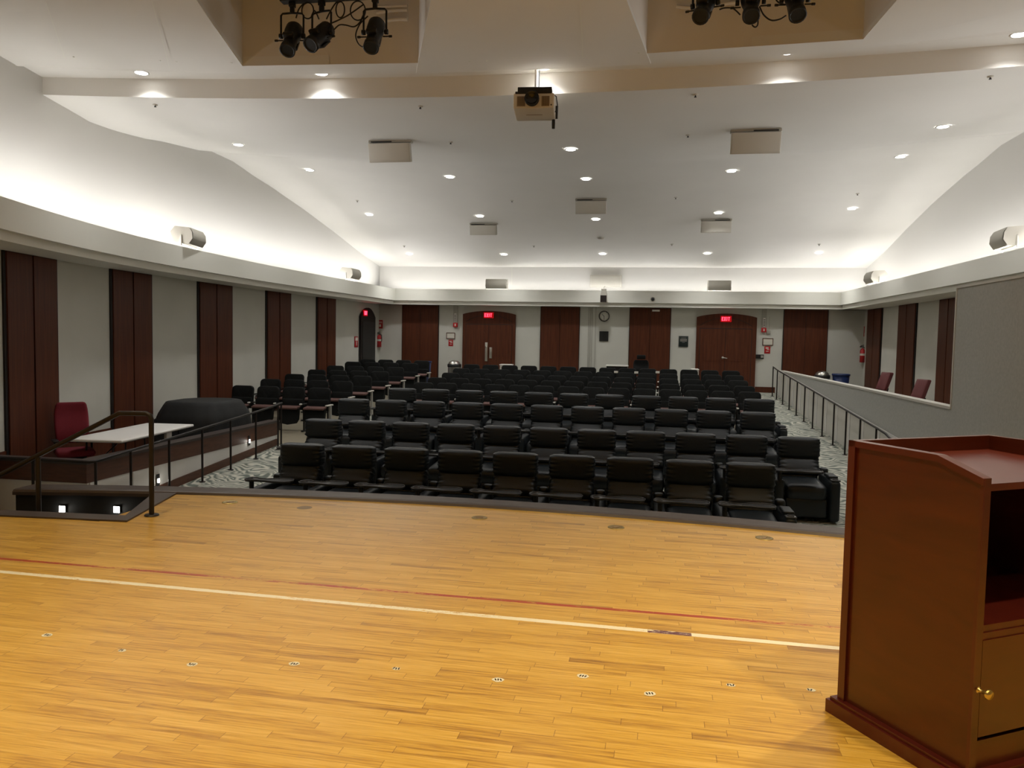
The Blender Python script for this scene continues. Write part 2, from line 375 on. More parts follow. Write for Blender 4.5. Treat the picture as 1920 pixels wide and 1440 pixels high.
# cove ledge: fascia, step and trough
def ledge(d): return [(0, 2.62), (d-.07, 2.62), (d-.07, 2.74), (d, 2.74), (d, 3.12), (d-.04, 3.12), (d-.04, 2.95), (0, 2.95)]
pathL = [(p, q) for p, q in LP if 5 <= p[1] <= YB-.0]
b = MB(); b.sweep(pathL, ledge(.76)); struct(b.build('trim_1', M['ledge']))
pathB = [((-9.2, YB), (0, -1)), ((6.8, YB), (0, -1))]
b = MB(); b.sweep(pathB, ledge(.56)); struct(b.build('trim_2', M['ledge']))
pathR = [((XR, YB), (-1, 0)), ((XR, 5.0), (-1, 0))]
b = MB(); b.sweep(pathR, ledge(.85)); struct(b.build('trim_3', M['ledge']))
# ceiling of the house: rises from the back, dished up to the sides
ZC = [(10.45, 4.86), (11.4, 4.87), (13.55, 4.87), (14.9, 4.92), (16.25, 4.90), (18, 4.80), (19.9, 4.62), (21.5, 4.42), (23.45, 4.12), (24.5, 3.96), (YB+.2, 3.86)]
DC = [(10.45, .15), (11.5, .07), (12.9, .20), (13.6, .31), (14.88, .40), (14.92, .50), (16.3, .50), (17.2, .42), (19.3, .30), (20.9, .19), (22.4, .09), (23.4, .03), (YB+.2, .0)]
def yr(x): return 10.52-.0058*(x+1.3)**2     # plan line of the ceiling step
def cz(x, y): return interp(y, ZC)+interp(y, DC)*((x+1.3)/7.8)**2
ys = [10.40, 10.9, 11.4, 12, 12.5, 13, 13.55, 14, 14.5, 14.88, 14.92]+[15.2+.35*i for i in range(27)]+[24.75, YB+.2]
b = MB(); b.grid(lambda u, v: (-10+u*17, (yr(-10+u*17) if v == 0 else ys[int(round(v*(len(ys)-1)))]), cz(-10+u*17, ys[int(round(v*(len(ys)-1)))])), 40, len(ys)-1)
struct(b.build('ceiling', M['ceil'], recalc=False))
def onceil(u, v):
    d = rdir(u, v); lo, hi = 10.46, YB
    for _ in range(50):
        m_ = (lo+hi)/2
        if CZ+d.z*m_/d.y > cz(d.x*m_/d.y, m_): hi = m_
        else: lo = m_
    return Vector((d.x*lo/d.y, lo, cz(d.x*lo/d.y, lo)))
# step up to the front tier
def et(x): return 5.14+.12*((x+1.3)/7.8)**2      # height of tier
def ey(x): return 10.24-.0125*(x+1.5)**2         # rim where the stage reflectors begin
b = MB(); X_ = lambda u: -10+17*u
b.grid(lambda u, v: (X_(u), yr(X_(u)), cz(X_(u), 10.45)+(et(X_(u))-cz(X_(u), 10.45))*v), 34, 1)
b.grid(lambda u, v: (X_(u), yr(X_(u))+(ey(X_(u))-yr(X_(u)))*v, et(X_(u))), 34, 1)
struct(b.build('ceiling', M['ceil'], recalc=False))
# stage reflector panels (front ceiling) with two lighting slots
S1 = (-5.44, -3.11, -4.57, -1.87); S2 = (.0, 2.40, -.46, 2.56)    # x at rim (left,right), x at y=7.0
SY = 6.9
def panel_poly(xl0, xr0, xl1, xr1):
    n = 12; return [(xl0+(xr0-xl0)*i/n, ey(xl0+(xr0-xl0)*i/n)) for i in range(n+1)]+[(xr1, SY), (xl1, SY)]
def reflector(b, poly):
    n = len(poly); th = .05
    lo = [(x, y, et(x) if y > 8 else 5.14) for x, y in poly]; vs_ = [(x, y, z-th) for x, y, z in lo]+[(x, y, z) for x, y, z in lo]
    b.add(vs_, [tuple(reversed(range(n))), tuple(range(n, 2*n))]+[(i, (i+1) % n, n+(i+1) % n, n+i) for i in range(n)])
for k, (pl) in enumerate([(-10, S1[0], -10, S1[2]), (S1[1], S2[0], S1[3], S2[2]), (S2[1], 7, S2[3], 7)]):
    b = MB(); reflector(b, panel_poly(*pl)); 
    o = struct(b.build('ceiling', M['ceil']), 'smooth stage reflector ceiling panel')
b = MB()
for x0, x1, xc_, xd_ in (S1, S2):   # lip below the back of each slot
    n = 8; po = [(x0+(x1-x0)*i/n, ey(x0+(x1-x0)*i/n)) for i in range(n+1)]
    ta = .36/(ey(x0)-SY); tb = .36/(ey(x1)-SY); po += [(x1+(xd_-x1)*tb, ey(x1)-.36), (x0+(xc_-x0)*ta, ey(x0)-.36)]
    b.prism(po, 5.11, 5.22)
struct(b.build('ceiling', M['ceil']))
b = MB(); b.b2(-8.5, 7, -6.2, SY, 5.09, 5.17); struct(b.build('ceiling', M['ceil']))
for k, (xa, xb, xc, xd) in enumerate((S1, S2)):   # slot boxes
    b = MB(); ya = ey((xa+xb)/2)-.34
    q = [(xa-.1, ya+.0), (xb+.1, ya+.0), (xd, SY), (xc, SY)]
    ya_ = [ey(xa)-.36, ey(xb)-.36]
    ta = .36/(ey(xa)-SY); tb = .36/(ey(xb)-SY)
    q = [(xa+(xc-xa)*ta-.005, ya_[0]), (xb+(xd-xb)*tb+.005, ya_[1]), (xd+.005, SY), (xc-.005, SY)]
    for i in range(4):
        (x0, y0), (x1, y1) = q[i], q[(i+1) % 4]; b.add([(x0, y0, 5.1), (x1, y1, 5.1), (x1, y1, 6.5), (x0, y0, 6.5)], [(0, 1, 2, 3)])
    b.add([(x, y, 6.5) for x, y in q], [(0, 1, 2, 3)]); struct(b.build('ceiling', M['slot'], recalc=False), 'inside of the ceiling lighting slot')
# panel seams
b = MB()
for (u0, v0, u1, v1) in ((85, 0, 122, 110), (285, 0, 318, 128), (1088, 0, 1093, 110)):
    p, q = atZ(u0, max(v0, 2), 5.086), atZ(u1, v1, 5.086); d = (q-p).normalized(); s_ = Vector((-d.y, d.x, 0))*.004
    b.add([p-s_, p+s_, q+s_, q-s_], [(0, 1, 2, 3)])
for (u, v) in ((138, 107), (300, 114), (331, 116), (880, 116), (913, 115), (1198, 100), (434, 118)):
    p = atZ(u, v, 5.088); b.lathe([(.0, 0), (.012, -.001), (.014, .004)], p, 8)
struct(b.build('ceiling', M['ledge']), 'thin seams and screw heads of the reflector panels')

# ------------------------------------------------------------------ stage
def sy(x): return 7.12-.028*(x+1.9)**2
NW = .29
b = MB()
n = 26; xa, xb = -4.40, 5.8
arc = [(xa+(xb-xa)*i/n, sy(xa+(xb-xa)*i/n)-NW) for i in range(n+1)]
poly = arc+[(5.8, -6), (-7.0, -6), (-7.6, 5.55), (-4.33, 5.55), (-4.33, 6.3)]
poly = [p for p in poly]
b.prism(poly, -1.2, 0.0); struct(b.build('stage_floor', M['stage']))
# nosing: along the front arc incl. parapet over the stairwell
b = MB()
def strip(pts, wdt, z0, z1):
    for (x0, y0), (x1, y1) in zip(pts, pts[1:]):
        b.prism([(x0, y0), (x1, y1), (x1, y1-wdt), (x0, y0-wdt)], z0, z1)
pts = [(-5.9+(5.8+5.9)*i/44, sy(-5.9+(5.8+5.9)*i/44)) for i in range(45)]
V = []; pr = [(0, -.03), (0, .012), (-.02, .024), (-.24, .026), (-.275, .020), (-.29, .0), (-.29, -.03)]
b.sweep([(p, (0, -1)) for p in pts], [(-o, z) for o, z in pr])
struct(b.build('trim_4', M['bronze']), 'rounded dark bronze nosing along the front edge of the stage')
b = MB(); b.sweep([((p[0], p[1]-.03), (0, -1)) for p in pts], [(0, -1.25), (0, -.02), (.22, -.02), (.22, -1.25)]); struct(b.build('wall_front', M['black']))
# stairwell border trim
b = MB()
p1 = (-5.9, 5.60); p2 = (-4.17, 5.58); p3 = (-4.42, 6.66)
b.prism([(-7.4, 5.36), (-4.13, 5.60), (-4.26, 5.70), (-7.4, 5.58)][:4] if False else [(-7.5, 5.33), (-4.10, 5.58), (-4.23, 5.74), (-7.5, 5.52)], -.02, .014)
b.prism([(-4.10, 5.58), (-4.37, 6.68), (-4.60, 6.68), (-4.23, 5.74)], -.02, .0145)
struct(b.build('trim_5', M['bronze']))
b = MB(); b.prism([(-7.5, 5.50), (-4.25, 5.72), (-4.28, 5.66), (-7.5, 5.40)], -1.2, -.02); b.prism([(-4.25, 5.72), (-4.58, 6.66), (-4.5, 6.66), (-4.2, 5.72)], -1.2, -.02)
struct(b.build('wall_front', M['black']), 'dark side wall of the stairwell')
for k in range(4):
    x1 = -4.6-.3*k-.05*k; b = MB(); b.b2(x1-.35, x1, 5.9, 6.36, -1.2, -.22*(k+1)); struct(b.build('stair_step', M['black']))

# ------------------------------------------------------------------ knee wall of the side area at left
b = MB()
def kw(b_, x0, x1, y0, y1, z0f, z1f):
    vs_ = [(x, y, (z0f(y) if z == 0 else z1f(y))) for z in (0, 1) for y in (y0, y1) for x in (x0, x1)]
    b_.add(vs_, [(0, 1, 3, 2), (4, 6, 7, 5), (0, 4, 5, 1), (2, 3, 7, 6), (0, 2, 6, 4), (1, 5, 7, 3)])
KX = -7.1; KY = 8.9; KE = 14.22
root = empty('half_wall', (KX, KY, fl(KY)), 0); struct(root)
T = lambda z: (lambda y: z)
def rel(b_, name, m):
    o = b_.build(name, m); o.parent = root; o.matrix_parent_inverse = Matrix.Translation(root.location).inverted(); return o
b = MB(); kw(b, KX-.14, KX-.01, KY, KE, lambda y: fl(y)-.1, T(-.18)); kw(b, -8.6, KX-.14, KY, KY+.13, lambda y: fl(y)-.1, T(-.18)); rel(b, 'wall_panel', M['cove'])
b = MB(); kw(b, KX-.05, KX, KY-.02, KE, T(-.44), T(-.19)); kw(b, -8.6, KX-.05, KY-.02, KY+.02, T(-.44), T(-.19)); kw(b, KX-.12, KX, KE, KE+.02, T(-.44), T(-.19)); rel(b, 'fascia_board', M['fascia'])
b = MB(); kw(b, KX-.2, KX+.03, KY-.05, KE+.03, T(-.19), T(-.15)); kw(b, -8.6, KX-.2, KY-.05, KY+.16, T(-.19), T(-.15)); rel(b, 'cap', M['bronze'])
b = MB(); kw(b, KX-.03, KX+.012, KY, KE, lambda y: fl(y)-.02, lambda y: fl(y)+.13); rel(b, 'baseboard', M['fascia'])
b = MB()
for y in [KY+.04+i*.87 for i in range(7)]: kw(b, KX-.03, KX+.004, y, y+.05, lambda y_: fl(y_)+.1, T(-.44))
rel(b, 'batten', M['cove'])

# ------------------------------------------------------------------ partition and tall acoustic wall at right
PX = 4.1; PY = 11.1
b = MB(); kw(b, PX, PX+.12, PY, 24.15, lambda y: fl(y)-.1, T(.72)); struct(b.build('wall_partition', M['acoustic']))
b = MB(); b.b2(PX-.02, PX+.14, PY, 24.18, .72, .755); struct(b.build('trim_6', M['trimw']))
b = MB(); b.b2(PX, PX+.14, 5.2, PY, -1.2, 2.33); struct(b.build('wall_partition', M['acoustic']), 'tall grey acoustic fabric wall')
b = MB(); b.b2(PX-.012, PX+.15, 5.2, PY+.015, 2.33, 2.36); b.b2(PX-.012, PX+.15, PY, PY+.03, .75, 2.33); struct(b.build('trim_7', M['trimw']))
# pale lower panels with battens facing the aisle
b = MB(); kw(b, PX-.02, PX, PY+.3, 24.1, lambda y: fl(y)+.0, lambda y: fl(y)+.78); struct(b.build('wall_partition', M['trimw']), 'pale lower facing of the partition behind the handrail')
b = MB()
for y in [23.8-.97*i for i in range(13)]: kw(b, PX-.032, PX-.018, y-.03, y+.03, lambda y_: fl(y_)+.02, lambda y_: fl(y_)+.78)
kw(b, PX-.032, PX-.018, PY+.3, 24.1, lambda y: fl(y)+.74, lambda y: fl(y)+.79); struct(b.build('trim_9', M['cove']), 'thin white battens on the lower partition')
# baseboards and dark corners on the back wall
b = MB(); b.b2(3.5, PX, YB-.03, YB, fl(YB)-.02, .20); struct(b.build('baseboard_back', M['panelwood']))
b = MB(); b.sweep([(p, q) for p, q in LP if 8 < p[1] < 14.3], [(0, -1.1), (.02, -1.1), (.02, -.12), (0, -.12)]); struct(b.build('baseboard_left', M['panelwood']))

# ------------------------------------------------------------------ wood wall panels
def wood_panel(P0, P1, z0, z1, normal, label, gap=.5):
    """P0,P1: xy at the wall; boards stand off along normal"""
    a = Vector((P0[0], P0[1])); c = Vector((P1[0], P1[1])); d = (c-a); L_ = d.length; d.normalize(); nn = Vector(normal).normalized()
    root = empty('wood_wall_panel', (a.x, a.y, z0), 0, label, 'wall panel', 'dark wood wall panels')
    def quad(b_, s0, s1, o0, o1, za, zb):
        pts_ = [(d*s0+nn*o0), (d*s1+nn*o0), (d*s1+nn*o1), (d*s0+nn*o1)]
        b_.prism([(p.x, p.y) for p in pts_], za-z0, zb-z0)
    b_ = MB(); quad(b_, 0, L_, 0, .03, z0, z1); b_.build('reveal_frame', M['panelgap'], root)
    e, g = (.05, .02) if abs(normal[0]) > .5 else (.022, .006); mid = L_*gap; h = z1-z0
    for s0, s1 in ((e, mid-g), (mid+g, L_-e)):
        b_ = MB(); quad(b_, s0, s1, .03, .05, z0, z1-.015); b_.build('board', M['panelwood'], root)
    return root
names = ['nearest the stage on the left wall', 'behind the white table on the left wall', 'behind the black covered instrument on the left wall', 'above the left seats on the left wall', 'nearest the arched side doorway on the left wall']
for (ua, ub), nm in zip([(4, 105), (205, 283), (369, 434), (497, 544), (592, 628)], names):
    A = onwall(ua, 600); B = onwall(ub, 600); nn = wnorm((A.y+B.y)/2)
    wood_panel((A.x, A.y), (B.x, B.y), fl((A.y+B.y)/2)+.02, 2.625, (nn.x, nn.y), 'tall dark wood wall panel '+nm)
for (ua, ub), nm in zip([(754, 823), (1013, 1087), (1179.5, 1257.5), (1468, 1552)], ['left of the left exit door', 'between the left door and the clock', 'right of the clock', 'right of the right exit door']):
    A = atY(ua, 620, YB); B = atY(ub, 620, YB)
    wood_panel((A.x, YB), (B.x, YB), fl(YB)+.02, 2.625, (0, -1), 'tall dark wood panel on the back wall '+nm)
for (ua, ub), nm in zip([(1629, 1656), (1687, 1721), (1763, 1802)], ['beside the back corner', 'between the two wine red chairs', 'next to the tall grey wall']):
    A = atX(ua, 590, XR); B = atX(ub, 590, XR)
    wood_panel((XR, A.y), (XR, B.y), fl(A.y)+.02, 2.625, (-1, 0), 'tall dark wood panel on the right wall '+nm)

# ------------------------------------------------------------------ doors
def arch_poly(x0, x1, z0, zs, zt, n=14):
    return [(x0, z0), (x1, z0), (x1, zs)]+[(x1+(x0-x1)*i/n, zs+(zt-zs)*math.sin(PI*i/n)**.8) for i in range(1, n)]+[(x0, zs)]
def exit_sign(P0, rz, label, parent=None, w_=.33, h_=.19):
    root = empty('exit_sign', P0, rz, label, 'exit sign', 'red lit exit signs')
    b_ = MB(); b_.rbox((0, .02, 0), (w_, .04, h_), .008); b_.build('housing', M['exitface'], root)
    b_ = MB(); lw = .018; hh = .115; ww = .052; y = -.004; t = .008
    def bar(cx, cz_, dx, dz, r=0): b_.box((cx, y, cz_), (dx, t, dz), (0, r, 0))
    x = -.105; bar(x-ww/2+lw/2, 0, lw, hh); [bar(x, z, ww, lw) for z in (-hh/2+lw/2, 0, hh/2-lw/2)]
    x = -.035; L_ = math.hypot(ww, hh)*.98; a = math.atan2(ww-lw/2, hh); bar(x, 0, lw, L_, a); bar(x, 0, lw, L_, -a)
    x = .025; bar(x, 0, lw, hh)
    x = .085; bar(x, 0, lw, hh); bar(x, hh/2-lw/2, ww*1.15, lw)
    b_.build('lettering', M['exitred'], root)
    return root
def door(name, uL, uR, vtop, vspring, lL, lR, lT, kind, label):
    A = atY(uL, 640, YB); B = atY(uR, 640, YB); zt = atY((uL+uR)/2, vtop, YB).z; zs = atY((uL+uR)/2, vspring, YB).z
    z0 = fl(YB); root = empty(name, ((A.x+B.x)/2, YB, z0)); struct(root, label); W = (B.x-A.x)/2
    lx0 = atY(lL, 640, YB).x-(A.x+B.x)/2; lx1 = atY(lR, 640, YB).x-(A.x+B.x)/2; lt = atY((lL+lR)/2, lT, YB).z-z0
    tf = lambda a, b_, c: (a, -c, b_)
    b_ = MB(); b_.prism(arch_poly(-W, W, 0, zs-z0, zt-z0), .0, .07, tf); b_.build('door_frame', M['panelwood'], root)
    b_ = MB(); b_.prism([(lx0-.015, 0), (lx1+.015, 0), (lx1+.015, lt+.02), (lx0-.015, lt+.02)], .07, .074, tf)
    b_.build('door_reveal', M['panelgap'], root)
    b_ = MB(); ap = arch_poly(lx0, lx1, lt+.05, lt+.10, zt-z0-.13)[2:]; b_.tube([(a, -.07, c) for a, c in ap], .008, 5); b_.build('arch_molding', M['panelgap'], root)
    mid = (lx0+lx1)/2
    for x0, x1 in ((lx0, mid-.006), (mid+.006, lx1)):
        b_ = MB(); b_.prism([(x0, .01), (x1, .01), (x1, lt), (x0, lt)], .074, .085, tf)
        w2 = (x1-x0); b_.prism(arch_poly(x0+.12*w2*1.2, x1-.12*w2*1.2, .95, lt-.28, lt-.14), .085, .094, tf); b_.prism([(x0+.14*w2, .18), (x1-.14*w2, .18), (x1-.14*w2, .82), (x0+.14*w2, .82)], .085, .094, tf)
        lf = b_.build('door_leaf', M['panelwood'], root)
        if kind == 'plates':
            px = mid-.075 if x0 < mid-.1 else mid+.075; c = MB(); c.rbox((px, -.1, 1.08 if x0 < mid-.1 else 1.05), (.085, .012, .62 if x0 < mid-.1 else .36), .004)
            if x0 < mid-.1: c.lathe([(0, .02), (.03, .018), (.035, 0)], (px, -.106, 1.24), 12, 'Y')
            c.build('push_plate', M['steel'], lf)
        elif x0 < mid-.1:
            c = MB(); c.lathe([(0, .03), (.035, .025), (.04, 0)], (mid-.07, -.094, 1.06), 12, 'Y'); c.tube([(mid-.07, -.13, 1.06), (mid+.01, -.14, 1.05), (mid+.06, -.14, 1.04)], .014, 8)
            c.build('door_handle', M['steel'], lf)
    return root
door('door_1', 868, 966.5, 583, 589.5, 875, 960, 609, 'plates', 'arched dark wood double door with steel push plates')
door('door_2', 1305, 1417.5, 588, 595, 1312, 1408, 617, 'lever', 'arched dark wood double door with one lever handle')
exit_sign(atY(916, 591, YB-.13), 0, 'red lit exit sign over the left double door of the back wall')
exit_sign(atY(1361.5, 598, YB-.13), 0, 'red lit exit sign over the right double door of the back wall')
# arched doorway in the left wall
A = onwall(672.5, 620); B = onwall(703, 620); zt = onwall(688, 577).z; zs = zt-.3
yA, yB_ = A.y+.0, min(B.y, YB-.35); xm = wl((yA+yB_)/2)
root = empty('door_3', (xm, (yA+yB_)/2, fl(24))); struct(root, 'narrow arched dark doorway in the left wall'); h = (yB_-yA)/2
tf = lambda a, b_, c: (c, a, b_)
b = MB(); b.prism(arch_poly(-h, h, 0, zs-fl(24), zt-fl(24)), -.02, .05, tf); b.build('door_frame', M['panelgap'], root)
b = MB(); b.prism([(-h+.1, 0), (h-.1, 0), (h-.1, 2.05), (-h+.1, 2.05)], .05, .065, tf); b.build('door_leaf', M['black'], root)
exit_sign(onwall(686, 587, .09), -PI/2-.0+PI, 'red lit exit sign over the narrow arched doorway of the left wall')

# ------------------------------------------------------------------ small things on the back wall
def flat(name, u0, u1, v0, v1, m, label, cat, group=None, dy=.03, parts=None, Y=None):
    Y = Y or YB; A = atY(u0, v0, Y-dy); B = atY(u1, v1, Y-dy); c = (A+B)/2
    root = empty(name, (c.x, Y, min(A.z, B.z)), 0, label, cat, group); W = abs(B.x-A.x); H = abs(A.z-B.z)
    b_ = MB(); b_.rbox((0, -dy/2, H/2), (W, dy, H), .004); b_.build('body', m, root)
    if parts: parts(root, W, H, dy)
    return root
def bars(col, rows, face='print'):
    def f(root, W, H, dy):
        b_ = MB()
        for (cx, cz_, w_, h_) in rows: b_.box((cx*W, -dy-.001, cz_*H), (w_*W, .002, h_*H))
        b_.build(face, col, root)
    return f
def framed(root, W, H, dy):
    b_ = MB(); t = .018
    for (cx, cz_, dx, dz) in ((0, t/2, W, t), (0, H-t/2, W, t), (-W/2+t/2, H/2, t, H), (W/2-t/2, H/2, t, H)): b_.box((cx, -dy-.004, cz_), (dx, .012, dz))
    b_.build('frame', M['panelwood'], root)
flat('notice_frame', 837, 853, 623.5, 635.5, M['paper'], 'framed white notice left of the left double door', 'sign', 'framed notices', .02, framed)
flat('notice_frame', 1430, 1449.5, 634, 648, M['paper'], 'framed white notice right of the right double door', 'sign', 'framed notices', .02, framed)
fire = bars(M['paper'], [(-.05, .75, .5, .16), (.1, .55, .4, .1), (0, .3, .45, .08)])
flat('fire_sign', 841, 849.5, 637, 649, M['red'], 'small red sign under the framed notice at the left door', 'sign', 'red fire signs', .012, fire)
flat('fire_sign', 1433.5, 1444, 649, 663, M['red'], 'small red sign under the framed notice at the right door', 'sign', 'red fire signs', .012, fire)
flat('fire_sign', 708, 717.5, 600, 616, M['red'], 'red sign above the extinguisher in the left back corner', 'sign', 'red fire signs', .012, bars(M['paper'], [(0, .78, .7, .07), (0, .66, .7, .05), (0, .35, .35, .3)]))
flat('fire_sign', 1620, 1625, 612, 631, M['red'], 'red and white sign above the extinguisher in the right back corner', 'sign', 'red fire signs', .012, bars(M['paper'], [(0, .75, .6, .2), (0, .25, .6, .15)]))
def alarm(ub, vb0, vb1, uc0, uc1, vc0, vc1, label):
    root = flat('fire_alarm', ub[0], ub[1], vb0, vb1, M['red'], label, 'fire alarm', 'fire alarm strobes', .08, bars(M['paper'], [(0, .5, .25, .5)], 'lens'))
    A = atY(uc0, vc0, YB-.02); B = atY(uc1, vc1, YB-.02); b_ = MB(); b_.b2(A.x-root.location.x, B.x-root.location.x, -.05, 0, B.z-root.location.z, 2.62-root.location.z); b_.build('raceway', M['conduit'], root)
    b_ = MB(); c = (A.x+B.x)/2-root.location.x; z1 = atY(uc0, vb0-2, YB).z-root.location.z; z2 = z1+.27
    b_.b2(c-.035, c+.035, -.07, -.05, z1, z2)
    bb = b_.build('horn_strobe', M['white'], root); b_ = MB()
    for i in range(5): b_.box((c, -.072, z1+.03+i*.045), (.05, .004, .02))
    b_.build('horn_slot', M['rail'], bb)
alarm((849.5, 857.5), 605, 613.5, 850.5, 858, 573, 606, 'red fire alarm strobe on a raceway left of the left double door')
alarm((1428, 1437), 614.5, 623, 1429.5, 1436.5, 579, 615, 'red fire alarm strobe on a raceway right of the right double door')
flat('junction_box', 1438.5, 1445.5, 618.5, 625.5, M['conduit'], 'small pale junction box beside the right fire alarm', 'junction box', None, .05, bars(M['conduit'], [(0, 2.6, .1, 4.0)], 'conduit'))
flat('card_reader', 1416, 1432, 664.5, 672.5, M['blackmetal'], 'black card reader box beside the right double door', 'card reader', None, .06, bars(M['greymetal'], [(.3, .5, .3, .6)], 'plate'))
flat('wall_sign', 1124, 1140.5, 621, 640, M['black'], 'plain black square panel under the wall clock', 'sign', 'dark plaques', .03)
flat('wall_sign', 1273, 1290, 630, 650.5, M['signgreen'], 'dark green plaque with pale lettering left of the right double door', 'sign', 'dark plaques', .03, bars(M['greymetal'], [(0, .82, .5, .03), (0, .68, .72, .08), (0, .55, .72, .07), (0, .42, .3, .03)], 'lettering'))
flat('sensor_box', 1223, 1237, 580.5, 584, M['white'], 'small white sensor box under the ledge right of the clock', 'sensor', None, .1)
# fabric-faced raceway next to the clock
b = MB(); A = atY(1104, 600, YB); B = atY(1117, 600, YB)
for x in (A.x, A.x+.055, (A.x+B.x)/2, B.x): b.b2(x-.012, x+.012, YB-.02, YB, fl(YB), 2.62)
struct(b.build('trim_8', M['conduit']), 'thin vertical raceways left of the clock')
# clock
c = atY(1132.7, 592.8, YB-.03); root = empty('wall_clock', (c.x, YB, c.z), 0, 'round white wall clock with a dark rim on the back wall', 'clock'); R_ = .172
b = MB(); b.lathe([(0, .02), (R_*.9, .02), (R_*.9, .0)], (0, 0, 0), 32, 'Y'); b.build('clock_face', M['paper'], root)
b = MB(); b.lathe([(R_*.87, .02), (R_*.88, .035), (R_, .035), (R_, 0)], (0, 0, 0), 32, 'Y'); b.build('rim', M['black'], root)
b = MB(); b.box((-.03, -.026, .025), (.09, .004, .014), (0, PI/4*1.0, 0)); b.build('hour_hand', M['black'], root)
b = MB(); b.box((0, -.026, -.055), (.012, .004, .125)); b.build('minute_hand', M['black'], root)
b = MB(); [b.box((.13*math.sin(k*PI/6), -.023, .13*math.cos(k*PI/6)), (.008, .003, .022), (0, k*PI/6, 0)) for k in range(12)]; b.build('hour_mark', M['black'], root)
# dome camera, centre loudspeaker, vent
c = atY(1224, 561, YB-.58); root = empty('dome_camera', (c.x, YB-.56, c.z), 0, 'small black dome camera on the back ledge', 'camera')
b = MB(); b.lathe([(.075, 0), (.07, .02), (.055, .025)], (0, 0, 0), 20, 'Y'); b.build('base_ring', M['offwhite'], root)
b = MB(); b.lathe([(0, .07), (.03, .063), (.05, .04), (.055, .02)], (0, 0, 0), 20, 'Y'); b.build('dome', M['darkglass'], root)
A = atY(1125, 553, YB-.75); B = atY(1138, 567, YB-.75); cx = (A.x+B.x)/2
root = empty('hanging_loudspeaker', (cx, YB-.72, B.z), 0, 'small grey loudspeaker hanging below the vent, in front of the back ledge', 'loudspeaker')
b = MB(); H = A.z-B.z; b.prism([(-.105, -.02), (.105, -.02), (.09, .16), (-.09, .16)], 0, H); b.build('cabinet', M['offwhite'], root)
b = MB(); b.box((0, -.024, H/2), (.19, .01, H-.02)); b.build('grille', M['ramp'] if False else M['rail'], root)
b = MB(); b.prism([(-.10, 0), (.10, 0), (.065, H*.72), (-.065, H*.72)], 0, .14, lambda a, b_, c: (a, c, b_+H)); b.build('bracket', M['offwhite'], root)
b = MB(); b.tube([(0, .07, H*1.7), (0, .12, H*2.05), (.0, .3, H*2.2), (0, .5, H*2.3)], .018, 8); b.rbox((0, .05, H*1.78), (.16, .12, .05), .02); b.build('mount_arm', M['spkw'], root)
flat('air_vent', 1106.5, 1165.5, 515.5, 538.5, M['spkw'], 'white louvred air vent high on the back wall', 'vent', None, .10, lambda root, W, H, dy: bars(M['ledge'], [(0, .12*k, .92, .015) for k in range(1, 8)]+[(-.47, .5, .01, .9), (.47, .5, .01, .9)], 'louvre')(root, W, H, dy), YB-.0)

# ------------------------------------------------------------------ loudspeakers on the ledge
def ledge_speaker(loc, rz, label, flip=1):
    root = empty('ledge_loudspeaker', loc, rz, label, 'loudspeaker', 'loudspeakers on the cove ledge')
    W = .68; prof = [(-.13, 0), (-.20, .10), (-.19, .22), (-.14, .30), (.12, .32), (.20, .22), (.14, .04), (.02, 0)]
    b_ = MB(); b_.prism(prof, -W/2, W/2, lambda a, b__, c: (c, a, b__+.02)); b_.build('cabinet', M['spkw'], root)
    b_ = MB(); g = [(-.135, .0), (-.205, .10), (-.195, .22), (-.145, .30)]
    vs_ = [(x, a-.006, z+.02) for x in (-W/2+.015, W/2-.015) for a, z in g]; b_.add(vs_, [(i, i+1, i+5, i+4) for i in range(3)], True); b_.build('grille', M['offwhite'], root, )
    for s in (-1, 1):
        b_ = MB(); b_.tube([(s*(W/2+.012), 0, -.02), (s*(W/2+.012), 0, .16), (s*(W/2-.002), 0, .18)], .014, 6); b_.build('bracket', M['white'], root)
    b_ = MB(); b_.box((0, -.02, .0), (W+.03, .05, .012)); b_.build('base_bar', M['white'], root)
    return root
p = onwall(340, 458, .70); ledge_speaker((p.x-.04, 13.35, 3.16), PI/2+.2, 'white box loudspeaker on the left ledge, the nearer of the two')
p = onwall(648, 523, .70); ledge_speaker((p.x-.06, 21.3, 3.16), PI/2, 'white box loudspeaker on the left ledge near the back corner')
p = atX(1642, 530, XR-.68); ledge_speaker((XR-.68, 21.6, 3.16), -PI/2, 'white box loudspeaker on the right ledge near the back corner')
ledge_speaker((XR-.68, 14.1, 3.20), -PI/2-.1, 'white box loudspeaker on the right ledge, cut by the picture edge')
for u, v, nm in ((931.5, 545, 'left of the vent'), (1348, 548, 'right of the vent')):
    p = atY(u, v, YB-.45); ledge_speaker((p.x, YB-.45, 3.13), 0, 'grey box loudspeaker on the back ledge '+nm)

